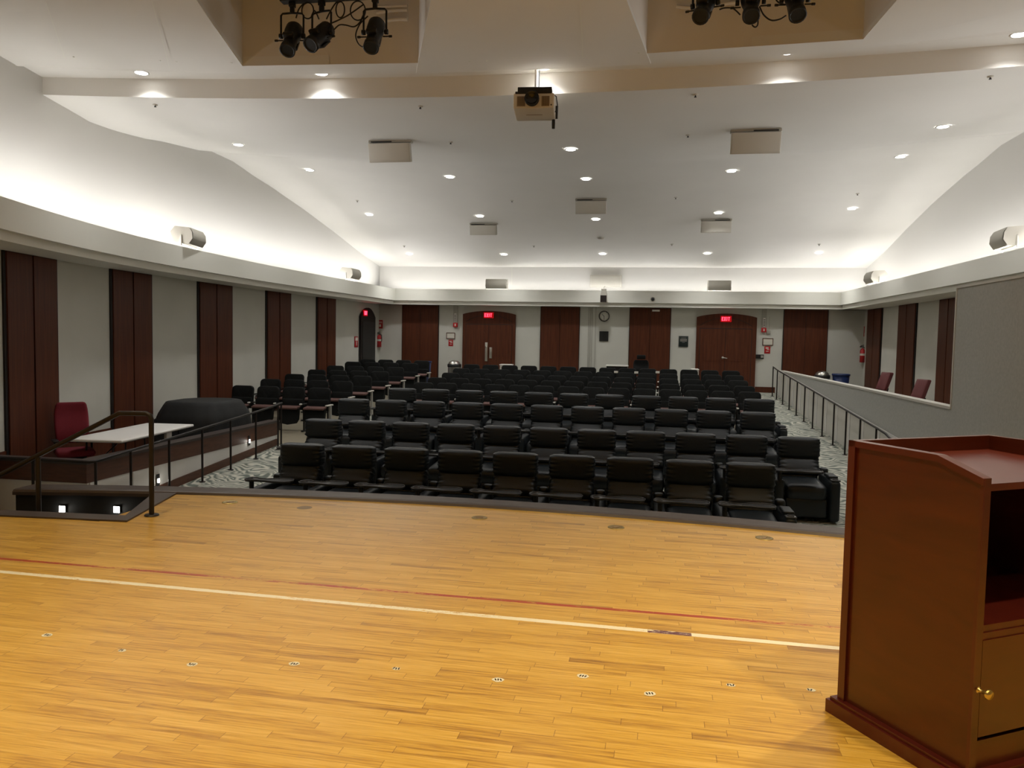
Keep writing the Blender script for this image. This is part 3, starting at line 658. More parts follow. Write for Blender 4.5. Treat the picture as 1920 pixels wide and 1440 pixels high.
# ------------------------------------------------------------------ ceiling loudspeakers, downlights, sprinklers
for u0, u1, v0, v1, nm, dark in [(694, 771, 264, 298, 'nearer left one', -1), (882, 932, 419, 437.5, 'far left one below a downlight', -1), (1080, 1137, 373, 397, 'middle one', -1), (1315, 1371, 411, 433, 'far right one below a downlight', 1), (1371, 1463, 243, 281, 'nearer right one', 1)]:
    c = onceil((u0+u1)/2, v0); root = empty('ceiling_loudspeaker', c, 0, 'white rectangular loudspeaker hung from the ceiling, '+nm, 'loudspeaker', 'ceiling loudspeakers')
    A = atY(u0, v0, c.y); B = atY(u1, v1, c.y); W = B.x-A.x; H = (A.z-B.z)*1.0
    b = MB(); b.rbox((0, -.02, -H*.55-.03), (W, .10, H*.98), .01, (.28, 0, 0)); b.build('cabinet', M['spkw'], root)
    b = MB(); b.rbox((0, -.078, -H*.56-.03), (W*.96, .008, H*.90), .003, (.28, 0, 0)); b.build('grille', M['spkw'], root)
    b = MB(); b.box((0, 0, -.02), (W*1.02, .12, .04)); b.build('mount_plate', M['offwhite'], root)
    b = MB(); b.box((dark*W*.2, -.065, -.03), (W*.5, .01, .018)); b.build('mount_gap', M['black'], root)
lights_px = {'back row near the back wall': [(768, 476), (945, 477), (1130, 476), (1326, 475), (1535, 474)],
 'second row from the back wall': [(693, 402), (900, 405), (1117, 411), (1347, 399), (1597, 391)],
 'third row from the back wall': [(581, 318), (844, 331), (1099, 335), (1371, 320), (1688, 293)],
 'fourth row from the back wall': [(447, 270), (1070, 279), (1768, 236)],
 'front tier above the projector': [(265, 136), (602, 137), (1018, 127), (1477, 97), (1912, 64)]}
ordn = ['leftmost', 'second from left', 'third from left', 'fourth from left', 'rightmost']
def make_down(loc, label, power, color, group, r=.085, spread=1.9):
    root = empty('downlight', loc, 0, label, 'downlight', group)
    b_ = MB(); b_.lathe([(r, -.004), (r+.02, -.006), (r+.022, .004)], (0, 0, 0), 20); b_.build('trim_ring', M['white'], root)
    b_ = MB(); b_.lathe([(0, -.005), (r, -.005)], (0, 0, 0), 20); b_.build('lens', M['lens'], root)
    light('SPOT', (0, 0, -.03), power, color, root, spot_size=spread, spot_blend=1.0, shadow_soft_size=.08)
    return root
for row, L_ in lights_px.items():
    for i, (u, v) in enumerate(L_):
        if row.startswith('front'):
            c = atY(u, v, 10.2); c = atZ(u, v, 5.1)
            for _ in range(8): c = atZ(u, v, et(c.x))
            c.z -= .003
        else: c = onceil(u, v); c.z -= .012
        k = (ordn if len(L_) == 5 else ['leftmost', 'middle', 'rightmost'])[i]
        make_down(c, f'round recessed downlight, {k} in the {row}', P_DOWN*(1.0 if not row.startswith('front') else 1.1), NEUT, 'house downlights', .085, 2.35 if not row.startswith('front') else 2.25)
spr = [(291, 196, 'front left'), (788, 199, 'front, left of the projector'), (1304, 177, 'front, right of the projector'), (1857, 143, 'front right'), (845, 266, 'right of the nearer left loudspeaker'), (1290, 253, 'left of the nearer right loudspeaker'), (670, 376, 'above the left wall edge'), (960, 376, 'left of the middle loudspeaker'), (1267, 370, 'right of the middle loudspeaker'), (1608, 363, 'near the right wall'), (758, 461, 'back row, far left'), (1001, 461, 'back row, left of centre'), (1260, 458, 'back row, right of centre'), (1536, 458, 'back row, far right')]
for u, v, nm in spr:
    c = onceil(u, v); root = empty('fire_sprinkler', c, 0, 'tiny sprinkler head on the ceiling, '+nm, 'sprinkler', 'ceiling sprinklers')
    b = MB(); b.lathe([(.0, -.012), (.03, -.01), (.038, -.002), (.038, .03)], (0, 0, -.004), 12); b.build('escutcheon', M['spkw'], root)
    b = MB(); b.tube([(0, 0, 0), (0, 0, -.03)], .010, 6); b.lathe([(0, -.038), (.018, -.038), (.018, -.033), (0, -.03)], (0, 0, 0), 10); b.build('deflector', M['rail'], root)
c = onceil(1126, 446); b = MB(); b.lathe([(0, -.05), (.08, -.045), (.10, -.01), (.10, .03)], c, 20); tag(b.build('smoke_detector', M['spkw']), 'pale round smoke detector between the two back rows of downlights', 'smoke detector')
c = onceil(1126, 455)
# ------------------------------------------------------------------ cove strips in the trough, each with an added ceiling wash lamp
def cove(loc, L_, rz, tilt, k=1.0):
    f = empty('cove_light_strip', loc, rz); f['label'] = 'linear light strip hidden in the cove'; f['category'] = 'light strip'; f['group'] = 'cove light strips'
    b_ = MB(); b_.rbox((0, 0, 0), (L_, .06, .03), .006); b_.build('housing', M['white'], f)
    light('AREA', (0, .04, .03), P_COVE*L_*(.3+.7*k), (1, .975, .965), f, rot=(PI, 0, 0), shape='RECTANGLE', size=L_, size_y=.05, spread=PI)
    light('AREA', (0, -.05, .03), P_WASH*L_*k, (1, .97, .95), f, rot=(PI+tilt, 0, 0), shape='RECTANGLE', size=L_, size_y=.04, spread=1.7)  # added lamp, tilted into the room to brighten the middle of the ceiling
    return f
y = 8.3
while y < YB-.8:
    Ls = 2.3; y2 = y+Ls/2; nn = wnorm(y2); cove((wl(y2)+nn.x*.54, y2+nn.y*.54, 3.06), 2.3, math.atan2(nn.y, nn.x)+PI/2, 1.25); y += Ls
for i in range(7): cove((-8.8+1.5+i*2.17, YB-.34, 3.06), 2.17, 0, 1.25, .35)
y = 8.3
while y < YB-.8: cove((XR-.60, y+1.15, 3.06), 2.3, -PI/2, 1.25); y += 2.3
# stage downlights behind and above the camera (outside the picture)
for i, (x, y_) in enumerate([(-4.2, 4.9), (-1.2, 5.1), (2.3, 5.0), (-4.0, 1.8), (-1.0, 2.0), (2.2, 1.8), (-2.6, -1.2), (1.0, -1.2)]):
    make_down((x, y_, 5.08), 'warm stage downlight over the stage, '+['front left', 'front middle', 'front right', 'middle left', 'very middle', 'middle right', 'rear left', 'rear right'][i], P_STAGE*(1.9 if i == 2 else .55 if y_ > 4 else 1.2), WARM, 'stage downlights', .1, 1.6 if i == 2 else 1.4 if y_ > 4 else 1.95)

# ------------------------------------------------------------------ theatre lights in the slots
def spotlight(loc, yaw, pitch, label, s=1.0, L_=.46):
    root = empty('theatre_spotlight', loc, yaw, label, 'theatre light', 'theatre lights in the ceiling slots')
    R = Matrix.Rotation(pitch, 3, 'X')   # barrel points to -Y and downwards
    b_ = MB(); q = lambda p: tuple(R@Vector(p))
    prof = [(0, .20), (.06, .19), (.095, .14), (.10, .05), (.092, -.02), (.075, -.05), (.075, -.18), (.085, -.20), (.088, -.27), (.07, -.27), (.066, -.2), (0, -.19)]
    prof = [(r_*s, z_*s) for r_, z_ in prof]
    RR = R@Matrix.Rotation(PI/2, 3, 'X').inverted() if False else R@Matrix(((1, 0, 0), (0, 0, 1), (0, -1, 0)))
    b_.lathe([(r_, -z_) for r_, z_ in prof], (0, 0, 0), 18, 'Z', R=R@Matrix(((1, 0, 0), (0, 0, -1), (0, 1, 0)))); b_.lathe([(0, .262*s), (.069*s, .262*s)], (0, 0, 0), 18, 'Z', R=R@Matrix(((1, 0, 0), (0, 0, -1), (0, 1, 0)))); b_.build('barrel', M['black'], root)
    b_ = MB(); b_.rbox(q((0, -.04*s, -.09*s)), (.11*s, .16*s, .03*s), .01, (pitch, 0, 0)); b_.rbox(q((.0, -.10*s, .085*s)), (.12*s, .05*s, .05*s), .01, (pitch, 0, 0)); b_.build('shutter_box', M['blackmetal'], root)
    for sx in (-1, 1):
        b_ = MB(); p = Vector((sx*.095*s, -.05*s, -.02*s)); b_.tube([q(p), q(p+Vector((sx*.07*s, 0, 0)))], .008, 6); b_.rbox(q(p+Vector((sx*.085*s, 0, 0))), (.04*s, .022*s, .022*s), .006, (pitch, 0, 0)); b_.build('shutter_handle', M['blackmetal'], root)
    b_ = MB(); y_ = .13*s; b_.tube([(-y_, 0, 0), (-y_, 0, .24), (-y_+.02, 0, .262), (0, 0, .27), (y_-.02, 0, .262), (y_, 0, .24), (y_, 0, 0)], .012, 6)
    for sx in (-1, 1): b_.lathe([(0, .02), (.03, .02), (.03, -.02), (0, -.02)], (sx*y_, 0, 0), 10, 'X')
    b_.build('yoke', M['blackmetal'], root)
    b_ = MB(); b_.rbox((0, 0, .31), (.05, .05, .09), .01); b_.rbox((0, 0, .365), (.075, .06, .06), .01); b_.build('clamp', M['blackmetal'], root)
    return root
YS = 8.8
zP = 5.50
for (u, v, yaw, pt, nm) in ((548, 55, .1, .95, 'left one in the left ceiling slot'), (603, 48, -.25, .75, 'middle one in the left ceiling slot'), (703, 55, .05, 1.0, 'right one in the left ceiling slot')):
    p = atY(u, v, YS); spotlight((p.x, YS, zP-.405), yaw, pt, 'black theatre spotlight, '+nm, 1.05)
zP2 = 5.62
for (u, v, yaw, pt, nm) in ((1322, 20, -.3, .8, 'left one in the right ceiling slot'), (1407, 12, -.05, .9, 'middle one in the right ceiling slot'), (1490, 5, .05, .95, 'right one in the right ceiling slot')):
    p = atY(u, v, YS); spotlight((p.x, YS, zP2-.405), yaw, pt, 'black theatre spotlight, '+nm, 1.05)
for (ua, ub, z, nm) in ((528, 720, zP, 'left'), (1290, 1540, zP2, 'right')):
    A = atY(ua, 5, YS); B = atY(ub, 5, YS); root = empty('lighting_bar', ((A.x+B.x)/2, YS, z), 0, f'dark lighting bar holding the spotlights in the {nm} ceiling slot', 'lighting bar', 'lighting bars')
    W = (B.x-A.x)/2; b = MB(); b.box((0, 0, .035), (2*W, .10, .07)); b.build('raceway', M['greymetal'], root)
    b = MB(); b.box((0, 0, -.004), (2*W, .11, .012)); b.build('bar_lip', M['black'], root)
    for s in (-1, 1): b = MB(); b.tube([(s*W*.7, 0, .06), (s*W*.7, 0, 1.1)], .015, 6); b.build('hanger', M['blackmetal'], root)
def cable(pts_, label, grp='spotlight cables', r=.008, Y=None):
    P_ = [atY(u, v, Y or YS+.03) for u, v in pts_]
    out = []
    for i in range(len(P_)-1):
        p0, p1, p2, p3 = P_[max(i-1, 0)], P_[i], P_[i+1], P_[min(i+2, len(P_)-1)]
        for k in range(5):
            t = k/5; out.append(.5*((2*p1)+(p2-p0)*t+(2*p0-5*p1+4*p2-p3)*t*t+(3*p1-p0-3*p2+p3)*t**3))
    out.append(P_[-1]); b_ = MB(); b_.tube(out, r, 6); tag(b_.build('power_cable', M['black']), label, 'cable', grp)
def loop(cx, cy, rx, ry, n=12, t0=0, turns=1.6): return [(cx+rx*math.cos(t0+2*PI*turns*i/(n*turns)), cy+ry*math.sin(t0+2*PI*turns*i/(n*turns))) for i in range(int(n*turns))]
cable([(555, 34), (560, 18), (568, 8)]+loop(577, 20, 11, 15, t0=-2.2)+[(590, 20), (598, 36)], 'coiled black cable hanging beside the leftmost spotlight')
cable([(612, 36), (620, 20), (630, 5)]+loop(638, 18, 8, 15, t0=-2), 'coiled black cable right of the middle spotlight of the left slot')
cable(loop(671, 20, 14, 18, t0=0, turns=1.3)+[(684, 22), (676, 40), (664, 50), (648, 47), (636, 47), (626, 56)], 'large loop of black cable in the middle of the left slot')
cable([(682, 8), (650, 30), (618, 45)], 'straight black cable crossing diagonally in the left slot')
cable([(690, 30), (675, 45), (667, 65), (672, 82), (683, 89), (692, 86)], 'black cable looping under the right spotlight of the left slot')
cable([(1349, 18), (1358, 15), (1372, 15), (1380, 20), (1388, 28)], 'short black cable between left and middle spotlights of the right slot')
cable([(1424, 12), (1432, 28), (1446, 38), (1462, 36), (1474, 29)], 'sagging black cable between middle and right spotlights of the right slot')
cable([(1421, 22), (1421, 45), (1416, 51), (1410, 47)], 'small black cable loop at the middle spotlight of the right slot')
cable([(1455, 0), (1462, 6), (1474, 9)], 'bit of black cable at the top of the right slot')
for j, (pp, nm) in enumerate((([(706, 14), (735, 12), (764, 11)], 'upper pale conduit in the left slot'), ([(706, 24), (735, 20), (764, 19)], 'middle pale conduit in the left slot'), ([(706, 41), (740, 37), (764, 36)], 'lower pale conduit in the left slot'), ([(1268, 12), (1300, 14), (1390, 3)], 'pale conduit in the right slot'))):
    cable(pp, nm, 'conduits in the ceiling slots', .022, ey(-4 if j < 3 else 1)-.40)
for o in COL.objects:
    if o.name.startswith('power_cable') and 'conduit' in o.get('label', ''):
        o.name = 'conduit'; o['category'] = 'conduit'; o.data.materials[0] = M['slot']

# ------------------------------------------------------------------ projector
c = atY(1001, 193, 9.98); root = empty('ceiling_projector', (c.x, 9.98, c.z), .06, 'beige projector hanging upside down from the ceiling', 'projector')
b = MB(); b.rbox((0, .18, 0), (.50, .42, .19), .015, (-.10, 0, 0)); b.build('body', M['projb'], root)
b = MB(); b.lathe([(.088, 0), (.09, .05), (.08, .055), (.07, .03), (0, .02)], (-.02, -.03, .035), 24, 'Y'); b.build('lens', M['darkglass'], root)
for x, w_ in ((-.155, .105), (.145, .10)):
    b = MB(); b.rbox((x, -.034, .01), (w_, .01, .125), .012)
    b.cur = 1
    for k in range(6): b.box((x-w_*.35+k*w_*.14, -.040, .01), (.004, .004, .11))
    b.build('vent', [M['grille'], M['rail']], root)
b = MB(); b.lathe([(0, .008), (.009, .006), (.01, 0)], (.215, -.032, -.035), 10, 'Y'); b.build('sensor', M['black'], root)
b = MB(); b.rbox((0, .10, -.115), (.20, .012, .006), .002); b.build('label_recess', M['grille'], root)
b = MB(); b.rbox((.01, .12, .145), (.42, .30, .08), .008); b.rbox((-.15, .04, .115), (.16, .12, .04), .006); b.build('mount_plate', M['blackmetal'], root)
root.scale = (1.05, 1.05, 1.05); zt = (et(c.x)-c.z-.01)/1.05
b = MB(); b.tube([(0, .29, .15), (0, .29, zt+.0)], .022, 10); b.build('pole', M['slot'], root)
b = MB(); b.tube([(.035, .29, .18), (.035, .29, .35), (.04, .29, zt)], .007, 6); b.tube([(.2, .02, .12), (.27, .05, .09), (.285, .1, .0), (.26, .15, -.06), (.24, .2, -.06)], .006, 6); b.build('cable', M['black'], root)
b = MB(); b.tube([(-.09, .0, .09), (-.06, -.03, .125), (-.01, -.03, .13), (.03, -.01, .10)], .007, 6); b.build('white_cable', M['white'], root)
b = MB(); b.tube([(.225, .34, -.10), (.225, .34, -.15), (.225, .34, -.22)], [.02, .022, .02], 10); b.tube([(.26, .34, -.1), (.265, .3, .05)], .02, 6); b.build('strain_relief', M['black'], root)

# ------------------------------------------------------------------ railings
def rail_obj(name, loc, paths, posts, label, r=.02, rp=.016, feet=True, cat='handrail'):
    root = empty(name, loc, 0, label, cat); L0 = Vector(loc)
    for P_ in paths: b_ = MB(); b_.tube([Vector(p)-L0 for p in P_], r, 8); b_.build('top_rail', M['rail'], root)
    for (a, c) in posts:
        b_ = MB(); b_.tube([Vector(a)-L0, Vector(c)-L0], rp, 8)
        if feet: b_.lathe([(0, .012), (.045, .012), (.05, 0)], Vector(a)-L0, 12)
        b_.build('post', M['rail'], root)
    return root
RX = 3.89; ry = [23.32, 22.32, 21.35, 20.37, 19.42, 18.45, 17.48, 16.51, 15.55, 14.58, 13.62, 12.65, 11.7]
rail_obj('handrail', (RX, 23.32, fl(23.32)), [[(RX, 24.1, fl(24.1)+.88)]+[(RX, y_, fl(y_)+.86) for y_ in ry[:11]]+[(RX+.02, 13.2, fl(13.2)+.84), (RX+.1, 12.9, fl(12.9)+.72)]], [((RX, y_, fl(y_)), (RX, y_, fl(y_)+.86)) for y_ in [24.08]+ry[:11]], 'long dark handrail sloping down along the right partition', .018, .017)
LX = -6.88; ly = [13.79, 12.93, 12.06, 11.2, 10.33, 9.46, 8.77]
rail_obj('handrail', (LX, 13.79, fl(13.79)), [[(LX, 13.95, fl(13.95)+.88), (LX, 13.7, fl(13.7)+.87)]+[(LX, y_, fl(y_)+.86) for y_ in ly[1:]]+[(LX-.05, 8.72, fl(8.7)+.86), (-8.3, 8.72, fl(8.7)+.86)]], [((LX, y_, fl(y_)), (LX, y_, fl(y_)+.86)) for y_ in [13.92]+ly]+[((-7.75, 8.72, fl(8.7)), (-7.75, 8.72, fl(8.7)+.86))], 'dark handrail in front of the half wall at left', .02, .018)
rail_obj('stair_handrail', (-4.05, 5.83, 0), [[(-4.05, 5.83, 0.0), (-4.045, 5.83, .82), (-4.055, 5.83, .85), (-4.09, 5.83, .865), (-4.34, 5.83, .86), (-4.9, 5.83, .58), (-5.55, 5.83, .255), (-6.4, 5.83, -.17)]], [((-5.13, 5.83, -.44), (-5.13, 5.83, .45))], 'dark stair handrail with a tall end post on the stage at left', .021, .021)
b = MB(); b.lathe([(0, .012), (.055, .012), (.06, 0)], (0, 0, .002), 16); b.build('floor_flange', M['rail'], bpy.data.objects['stair_handrail'])
# step lights
def steplight(P0, rz, label, w_=.06, h_=.06, plate=False):
    root = empty('step_light', P0, rz, label, 'step light', 'small lit step lights')
    b_ = MB(); b_.rbox((0, -.004, .0), (w_*1.5 if plate else w_*1.15, .01, h_*3 if plate else h_*1.15), .002); b_.build('face_plate', M['black'], root)
    b_ = MB(); b_.rbox((0, -.012, -.01 if plate else 0), (w_, .008, h_), .002); b_.build('lens', M['steplens'], root)
    light('POINT', (0, -.05, -.02), (.15 if plate else .12), (1, .95, .85), root, shadow_soft_size=.03)
yw = lambda x: sy(x)-.25-.008
for u, v, nm in ((118, 954, 'left one'), (220, 955, 'right one')):
    p = atY(u, v, 6.45)
    for _ in range(4): p = atY(u, v, yw(p.x))
    steplight(p, 0, f'square lit step light in the dark stairwell, {nm}')
for u, v, nm in ((296, 900, 'nearer one, behind the stair post'), (467, 826, 'farther one, near the rail end')):
    p = atX(u, v, KX+.005); steplight(p, PI/2, f'small lit step light on the half wall, {nm}', .045, .06, True)

# ------------------------------------------------------------------ recliners
def puff(bx=0, by=0, bz=0, wr=0.0, ph=0.0, hang=0):
    """bulge outward and gather wrinkles toward the side seams"""
    def f(u, p):
        ex = 1-u.x**2; ez = 1-u.z**2; ey_ = 1-u.y**2
        q = Vector(p); q.y += by*(1 if u.y > 0 else -1)*abs(u.y)*max(0, ex)**.5*max(0, ez)**.5 if by else 0
        q.z += bz*(1 if u.z > 0 else -1)*abs(u.z)*max(0, ex)**.5*max(0, ey_)**.5 if bz else 0
        if wr:
            a = max(0, abs(u.x)-.62)/.38
            q.y += wr*a*math.sin(u.z*17+ph+2*u.x)*abs(u.y); q.z += wr*.5*a*math.sin(u.z*11+ph)
            q.x -= .014*(1 if u.x > 0 else -1)*a*(.5+.5*math.sin(u.z*21+ph))
        if hang: q.z -= hang*(1-u.x**2)*(1 if u.z < 0 else .15)
        return q
    return f
def make_recliner():
    r = empty('recliner', (0, 0, 0))
    leather = M['leather']
    b_ = MB(); b_.rbox((0, -.005, .90), (.585, .18, .285), .045, (-.04, 0, 0), (18, 3, 12), puff(by=.020, bz=.004, wr=.016, hang=.016)); b_.build('headrest', leather, r)
    b_ = MB(); b_.rbox((0, -.03, .65), (.57, .17, .32), .055, (-.60, 0, 0), (18, 3, 12), puff(by=.024, wr=.018, ph=1.3, hang=.008)); b_.build('backrest', leather, r)
    b_ = MB(); b_.rbox((0, -.05, .475), (.54, .16, .17), .06, (-.45, 0, 0), (12, 2, 4), puff(by=.02, wr=.006, ph=2.1)); b_.build('lumbar_cushion', leather, r)
    b_ = MB(); b_.rbox((0, -.38, .385), (.545, .66, .20), .075, (.04, 0, 0), (10, 8, 3), puff(by=.015, bz=.02)); b_.build('seat', leather, r)
    b_ = MB(); b_.rbox((0, -.645, .17), (.545, .09, .26), .03, (0, 0, 0), (6, 1, 4), puff(by=.012)); b_.build('footrest', leather, r)
    b_ = MB(); b_.rbox((0, .12, .52), (.50, .13, .82), .05, (-.12, 0, 0)); b_.rbox((0, -.2, .14), (.54, .72, .2), .02); b_.build('shell', M['leather2'], r)
    def arm(x, parent, pad):
        b2_ = MB(); b2_.rbox((x, -.33, .275), (.135, .80, .55), .045, (0, 0, 0), (2, 6, 4)); b2_.rbox((x, .03, .40), (.125, .12, .44), .04); a = b2_.build('armrest', leather, parent)
        if pad:
            c_ = MB(); c_.rbox((x, -.42, .575), (.125, .30, .045), .018); c_.build('arm_pad', leather, a)
            c_ = MB(); c_.rbox((x, -.66, .557), (.12, .12, .02), .008); c_.lathe([(.035, .0), (.035, .014), (.042, .014), (.042, 0)], (x, -.665, .562), 14); c_.build('cup_holder', M['tray'], a)
        return a
    a = arm(-.36, r, False)
    c_ = MB(); c_.tube([(-.36, -.70, .5), (-.36, -.70, .66)], .03, 10); c_.build('tray_post', M['blackmetal'], a)
    b_ = MB(); n_ = 16; out = []
    P1_ = [(-.40, -.60), (-.43, -.66), (-.43, -.74), (-.39, -.80), (-.33, -.81), (-.26, -.775), (-.12, -.785), (-.02, -.81), (.13, -.81), (.18, -.77), (.19, -.68), (.16, -.61), (.10, -.585), (-.05, -.60), (-.16, -.66), (-.26, -.665), (-.33, -.605)]
    b_.prism(P1_, .655, .672)
    lip = [(x, y_, .674) for x, y_ in P1_]; b_.tube(lip, .0085, 6, closed=True)
    b_.lathe([(.034, .0), (.036, .010), (.044, .010), (.046, 0)], (-.375, -.705, .672), 16); b_.cur = 1
    b_.lathe([(0, .002), (.034, .002)], (-.375, -.705, .672), 16); b_.build('tray_table', [M['tray'], M['black']], r)
    return r, arm
proto, arm_fn = make_recliner(); freeze(proto)
# prototype with an extra right arm for row ends
proto_end = copy_tree(proto); arm_fn(.36, proto_end, True)
KIDS[proto_end.name] = [c for c in COL.objects if c.parent == proto_end]
for c in KIDS[proto_end.name]: KIDS[c.name] = [d for d in COL.objects if d.parent == c]
ORD = ['leftmost', 'second', 'third', 'fourth', 'fifth', 'sixth', 'seventh', 'eighth', 'ninth', 'tenth', 'eleventh', 'twelfth', 'thirteenth', 'fourteenth']
rows = [('front row', 9.55, -4.43, 1.33, 9), ('second row', 11.44, -4.95, 2.24, 11), ('third row', 13.48, -5.24, 1.96, 11), ('fourth row', 15.44, -4.93, 2.26, 11)]
usedp = usede = False
for rn, Y, xa, xb, n_ in rows:
    for i in range(n_):
        end = i == n_-1
        if end: o = proto_end if not usede else copy_tree(proto_end); usede = True
        else: o = proto if not usedp else copy_tree(proto); usedp = True
        x = xa+(xb-xa)*i/(n_-1); o.location = (x, Y+.04, fl(Y-.25)+.004); o.scale = (1, 1, 1.01 if rn != 'third row' else 1.045)
        o.rotation_euler = (.0, 0, 0)
        k = 'leftmost' if i == 0 else ('rightmost' if end else ORD[i]+' from the left')
        tag(o, f'black leather recliner, {k} in the {rn} from the stage' if rn != 'front row' else f'black leather recliner, {k} in the front row beside the stage', 'recliner', 'black leather recliners')

# ------------------------------------------------------------------ folding auditorium seats
def slab_back(b_, c, W, H, T, rc, tilt):
    R = Matrix.Rotation(tilt, 3, 'X'); c = Vector(c); out_ = []
    for cx, cz_, a0 in ((W/2-rc, H/2-rc, 0), (-W/2+rc, H/2-rc, 90), (-W/2+.03, -H/2+.03, 180), (W/2-.03, -H/2+.03, 270)):
        r_ = rc if cz_ > 0 else .03
        for k in range(6): a = math.radians(a0+18*k); out_.append((cx+r_*math.cos(a), cz_+r_*math.sin(a)))
    n = len(out_); vs_ = []; lay = [(-.5, 0), (-.5, .90), (-.38, .975), (0, 1), (.38, .975), (.5, .90), (.5, 0)]
    for t, sc_ in lay:
        for x, z in out_: vs_.append(c+R@Vector((x*sc_, T*t+.035*(1-(2*x*sc_/W)**2), z*sc_)))
    b_.add(vs_, [(i*n+k, i*n+(k+1) % n, (i+1)*n+(k+1) % n, (i+1)*n+k) for i in range(len(lay)-1) for k in range(n)], True)
def make_seat(tipped=True):
    r = empty('auditorium_seat', (0, 0, 0)); fb = M['fabric']
    b_ = MB(); W = .50
    def tp(u, p): q = Vector(p); q.y += .03*(1-u.x**2)*(1 if u.y > 0 else .4); return q
    slab_back(b_, (0, .05, .70), W, .50, .08, .085, -.13); b_.build('backrest', fb, r)
    b_ = MB(); b_.rbox((0, .0, .585), (W*.94, .07, .22), .03, (-.13, 0, 0), (6, 1, 3), tp); b_.build('back_cushion', fb, r)
    b_ = MB(); pr_ = [(-.22, .0), (-.215, -.24), (-.17, -.32), (0, -.35), (.17, -.32), (.215, -.24), (.22, 0)]
    b_.prism(pr_, 0, .10, lambda a, c, d: (a, -.20+d+c*.12, .50+c)); sp = b_.build('seat_pan', fb, r)
    b_ = MB(); b_.rbox((0, -.18, .520), (.45, .20, .045), .016, (.16, 0, 0), (2, 2, 1)); b_.build('seat_edge', M['seatedge'], sp)
    def side(x, end):
        b2_ = MB(); b2_.box((x, -.05, .28), (.03, .07, .56)); b2_.box((x, -.06, .012), (.05, .22, .024)); s_ = b2_.build('standard', M['greymetal'] if end else M['blackmetal'], r)
        if end: c2 = MB(); c2.rbox((x, -.06, .36), (.045, .26, .42), .01); c2.build('end_panel', M['greymetal'], s_)
        c_ = MB(); c_.rbox((x, -.10, .59), (.052, .30, .028), .012); c_.build('armrest', M['blackmetal'], s_)
        c_ = MB(); c_.rbox((x, -.235, .60), (.05, .06, .03), .01); c_.build('armrest_cap', M['white'], s_)
    side(-.29, False); return r, side
sp, _s = make_seat(); freeze(sp)
se = copy_tree(sp)
def end_side(r):
    x = .29; b2_ = MB(); b2_.box((x, -.05, .28), (.035, .08, .56)); b2_.box((x, -.06, .012), (.05, .22, .024)); s_ = b2_.build('standard', M['greymetal'], r)
    c_ = MB(); c_.rbox((x, -.11, .585), (.06, .32, .03), .012); c_.build('armrest', M['spkw'], s_)
end_side(se); KIDS[se.name] = [c for c in COL.objects if c.parent == se]
for c in KIDS[se.name]: KIDS[c.name] = [d for d in COL.objects if d.parent == c]
u1 = u2 = False
def put_seat(x, Y, end, label, group, sx=1.0):
    global u1, u2
    if end: o = se if not u2 else copy_tree(se); u2 = True
    else: o = sp if not u1 else copy_tree(sp); u1 = True
    o.location = (x, Y, fl(Y-.05)+.014); o.scale = (sx, 1, 1); tag(o, label, 'theatre seat', group)
RN = ['front', 'second', 'third', 'fourth', 'fifth', 'sixth', 'back']
for j, (Y, ua, ub) in enumerate([(15.7, 453, 597), (17.0, 505, 640), (18.15, 550, 677), (19.3, 592, 710.5), (20.45, 627, 739.5), (21.7, 660, 767), (22.6, 688, 789)]):
    xa = atY(ua, 715, Y).x; xb = atY(ub, 715, Y).x
    for i in range(4):
        k = ['nearest the left wall', 'second from the left wall', 'third from the left wall', 'at the aisle'][i]
        put_seat(xa+(xb-xa)*i/3, Y, i == 3, f'black folding seat {k}, {RN[j]} row of the left block', 'folding seats of the left block', (xb-xa)/3/.585)
CRN = ['first row behind the recliners', 'second row behind the recliners', 'third row behind the recliners', 'fourth row behind the recliners', 'last row of the middle block']
for j, (Y, ua, ub) in enumerate([(17.2, 773, 1430), (18.25, 800, 1418), (19.4, 826, 1405), (20.6, 847, 1396), (21.8, 867, 1388)]):
    xa = atY(ua, 720, Y).x; xb = atY(ub, 720, Y).x; n_ = 14; pw = (xb-xa-.5)/13
    for i in range(n_):
        k = 'leftmost' if i == 0 else ('rightmost' if i == n_-1 else ORD[i]+' from the left')
        put_seat(xa+.25+pw*i, Y, i == n_-1, f'black folding seat, {k}, {CRN[j]}', 'folding seats of the middle block', pw/.585)

# ------------------------------------------------------------------ lectern
ang = math.atan2(.513, .859)
root = empty('lectern', (.86, 3.35, 0), ang, 'glossy mahogany lectern standing on the stage at right', 'lectern')
LW = .80; LD = .60   # local: x = width, y- = toward the speaker
def side_poly(): return [(0, .065), (-LD, .065), (-LD, 1.105), (-.416, 1.16), (0, 1.16)]
tf = lambda a, b_, c: (c, a, b_)
for x0, nm in ((0, -1), (LW-.028, 1)):
    b = MB(); b.prism(side_poly(), x0, x0+.028, tf); o = b.build('side_panel', M['lectern'], root)
    if nm < 0:
        b = MB(); t = .012
        b.prism([(0, .065), (-.035, .065), (-.035, 1.16), (0, 1.16)], -t, 0, tf); b.prism([(-.0, 1.16), (-.416, 1.16), (-.416, 1.135), (-.0, 1.135)], -t, 0, tf)
        b.prism([(-.416, 1.16), (-LD, 1.105), (-LD, 1.08), (-.416, 1.135)], -t, 0, tf); b.prism([(-LD, 1.08), (-LD+.012, 1.08), (-LD+.012, .065), (-LD, .065)], -t*.6, 0, tf); b.build('edge_molding', M['lecternin'], o)
b = MB(); b.b2(.028, LW-.028, -.028, 0, .065, 1.16); b.build('front_panel', M['lectern'], root)
b = MB(); b.prism([(-.028, 1.075), (-.028, 1.10), (-LD, 1.085), (-LD, 1.06)], .028, LW-.028, tf); b.build('desk_top', M['lecternin'], root)
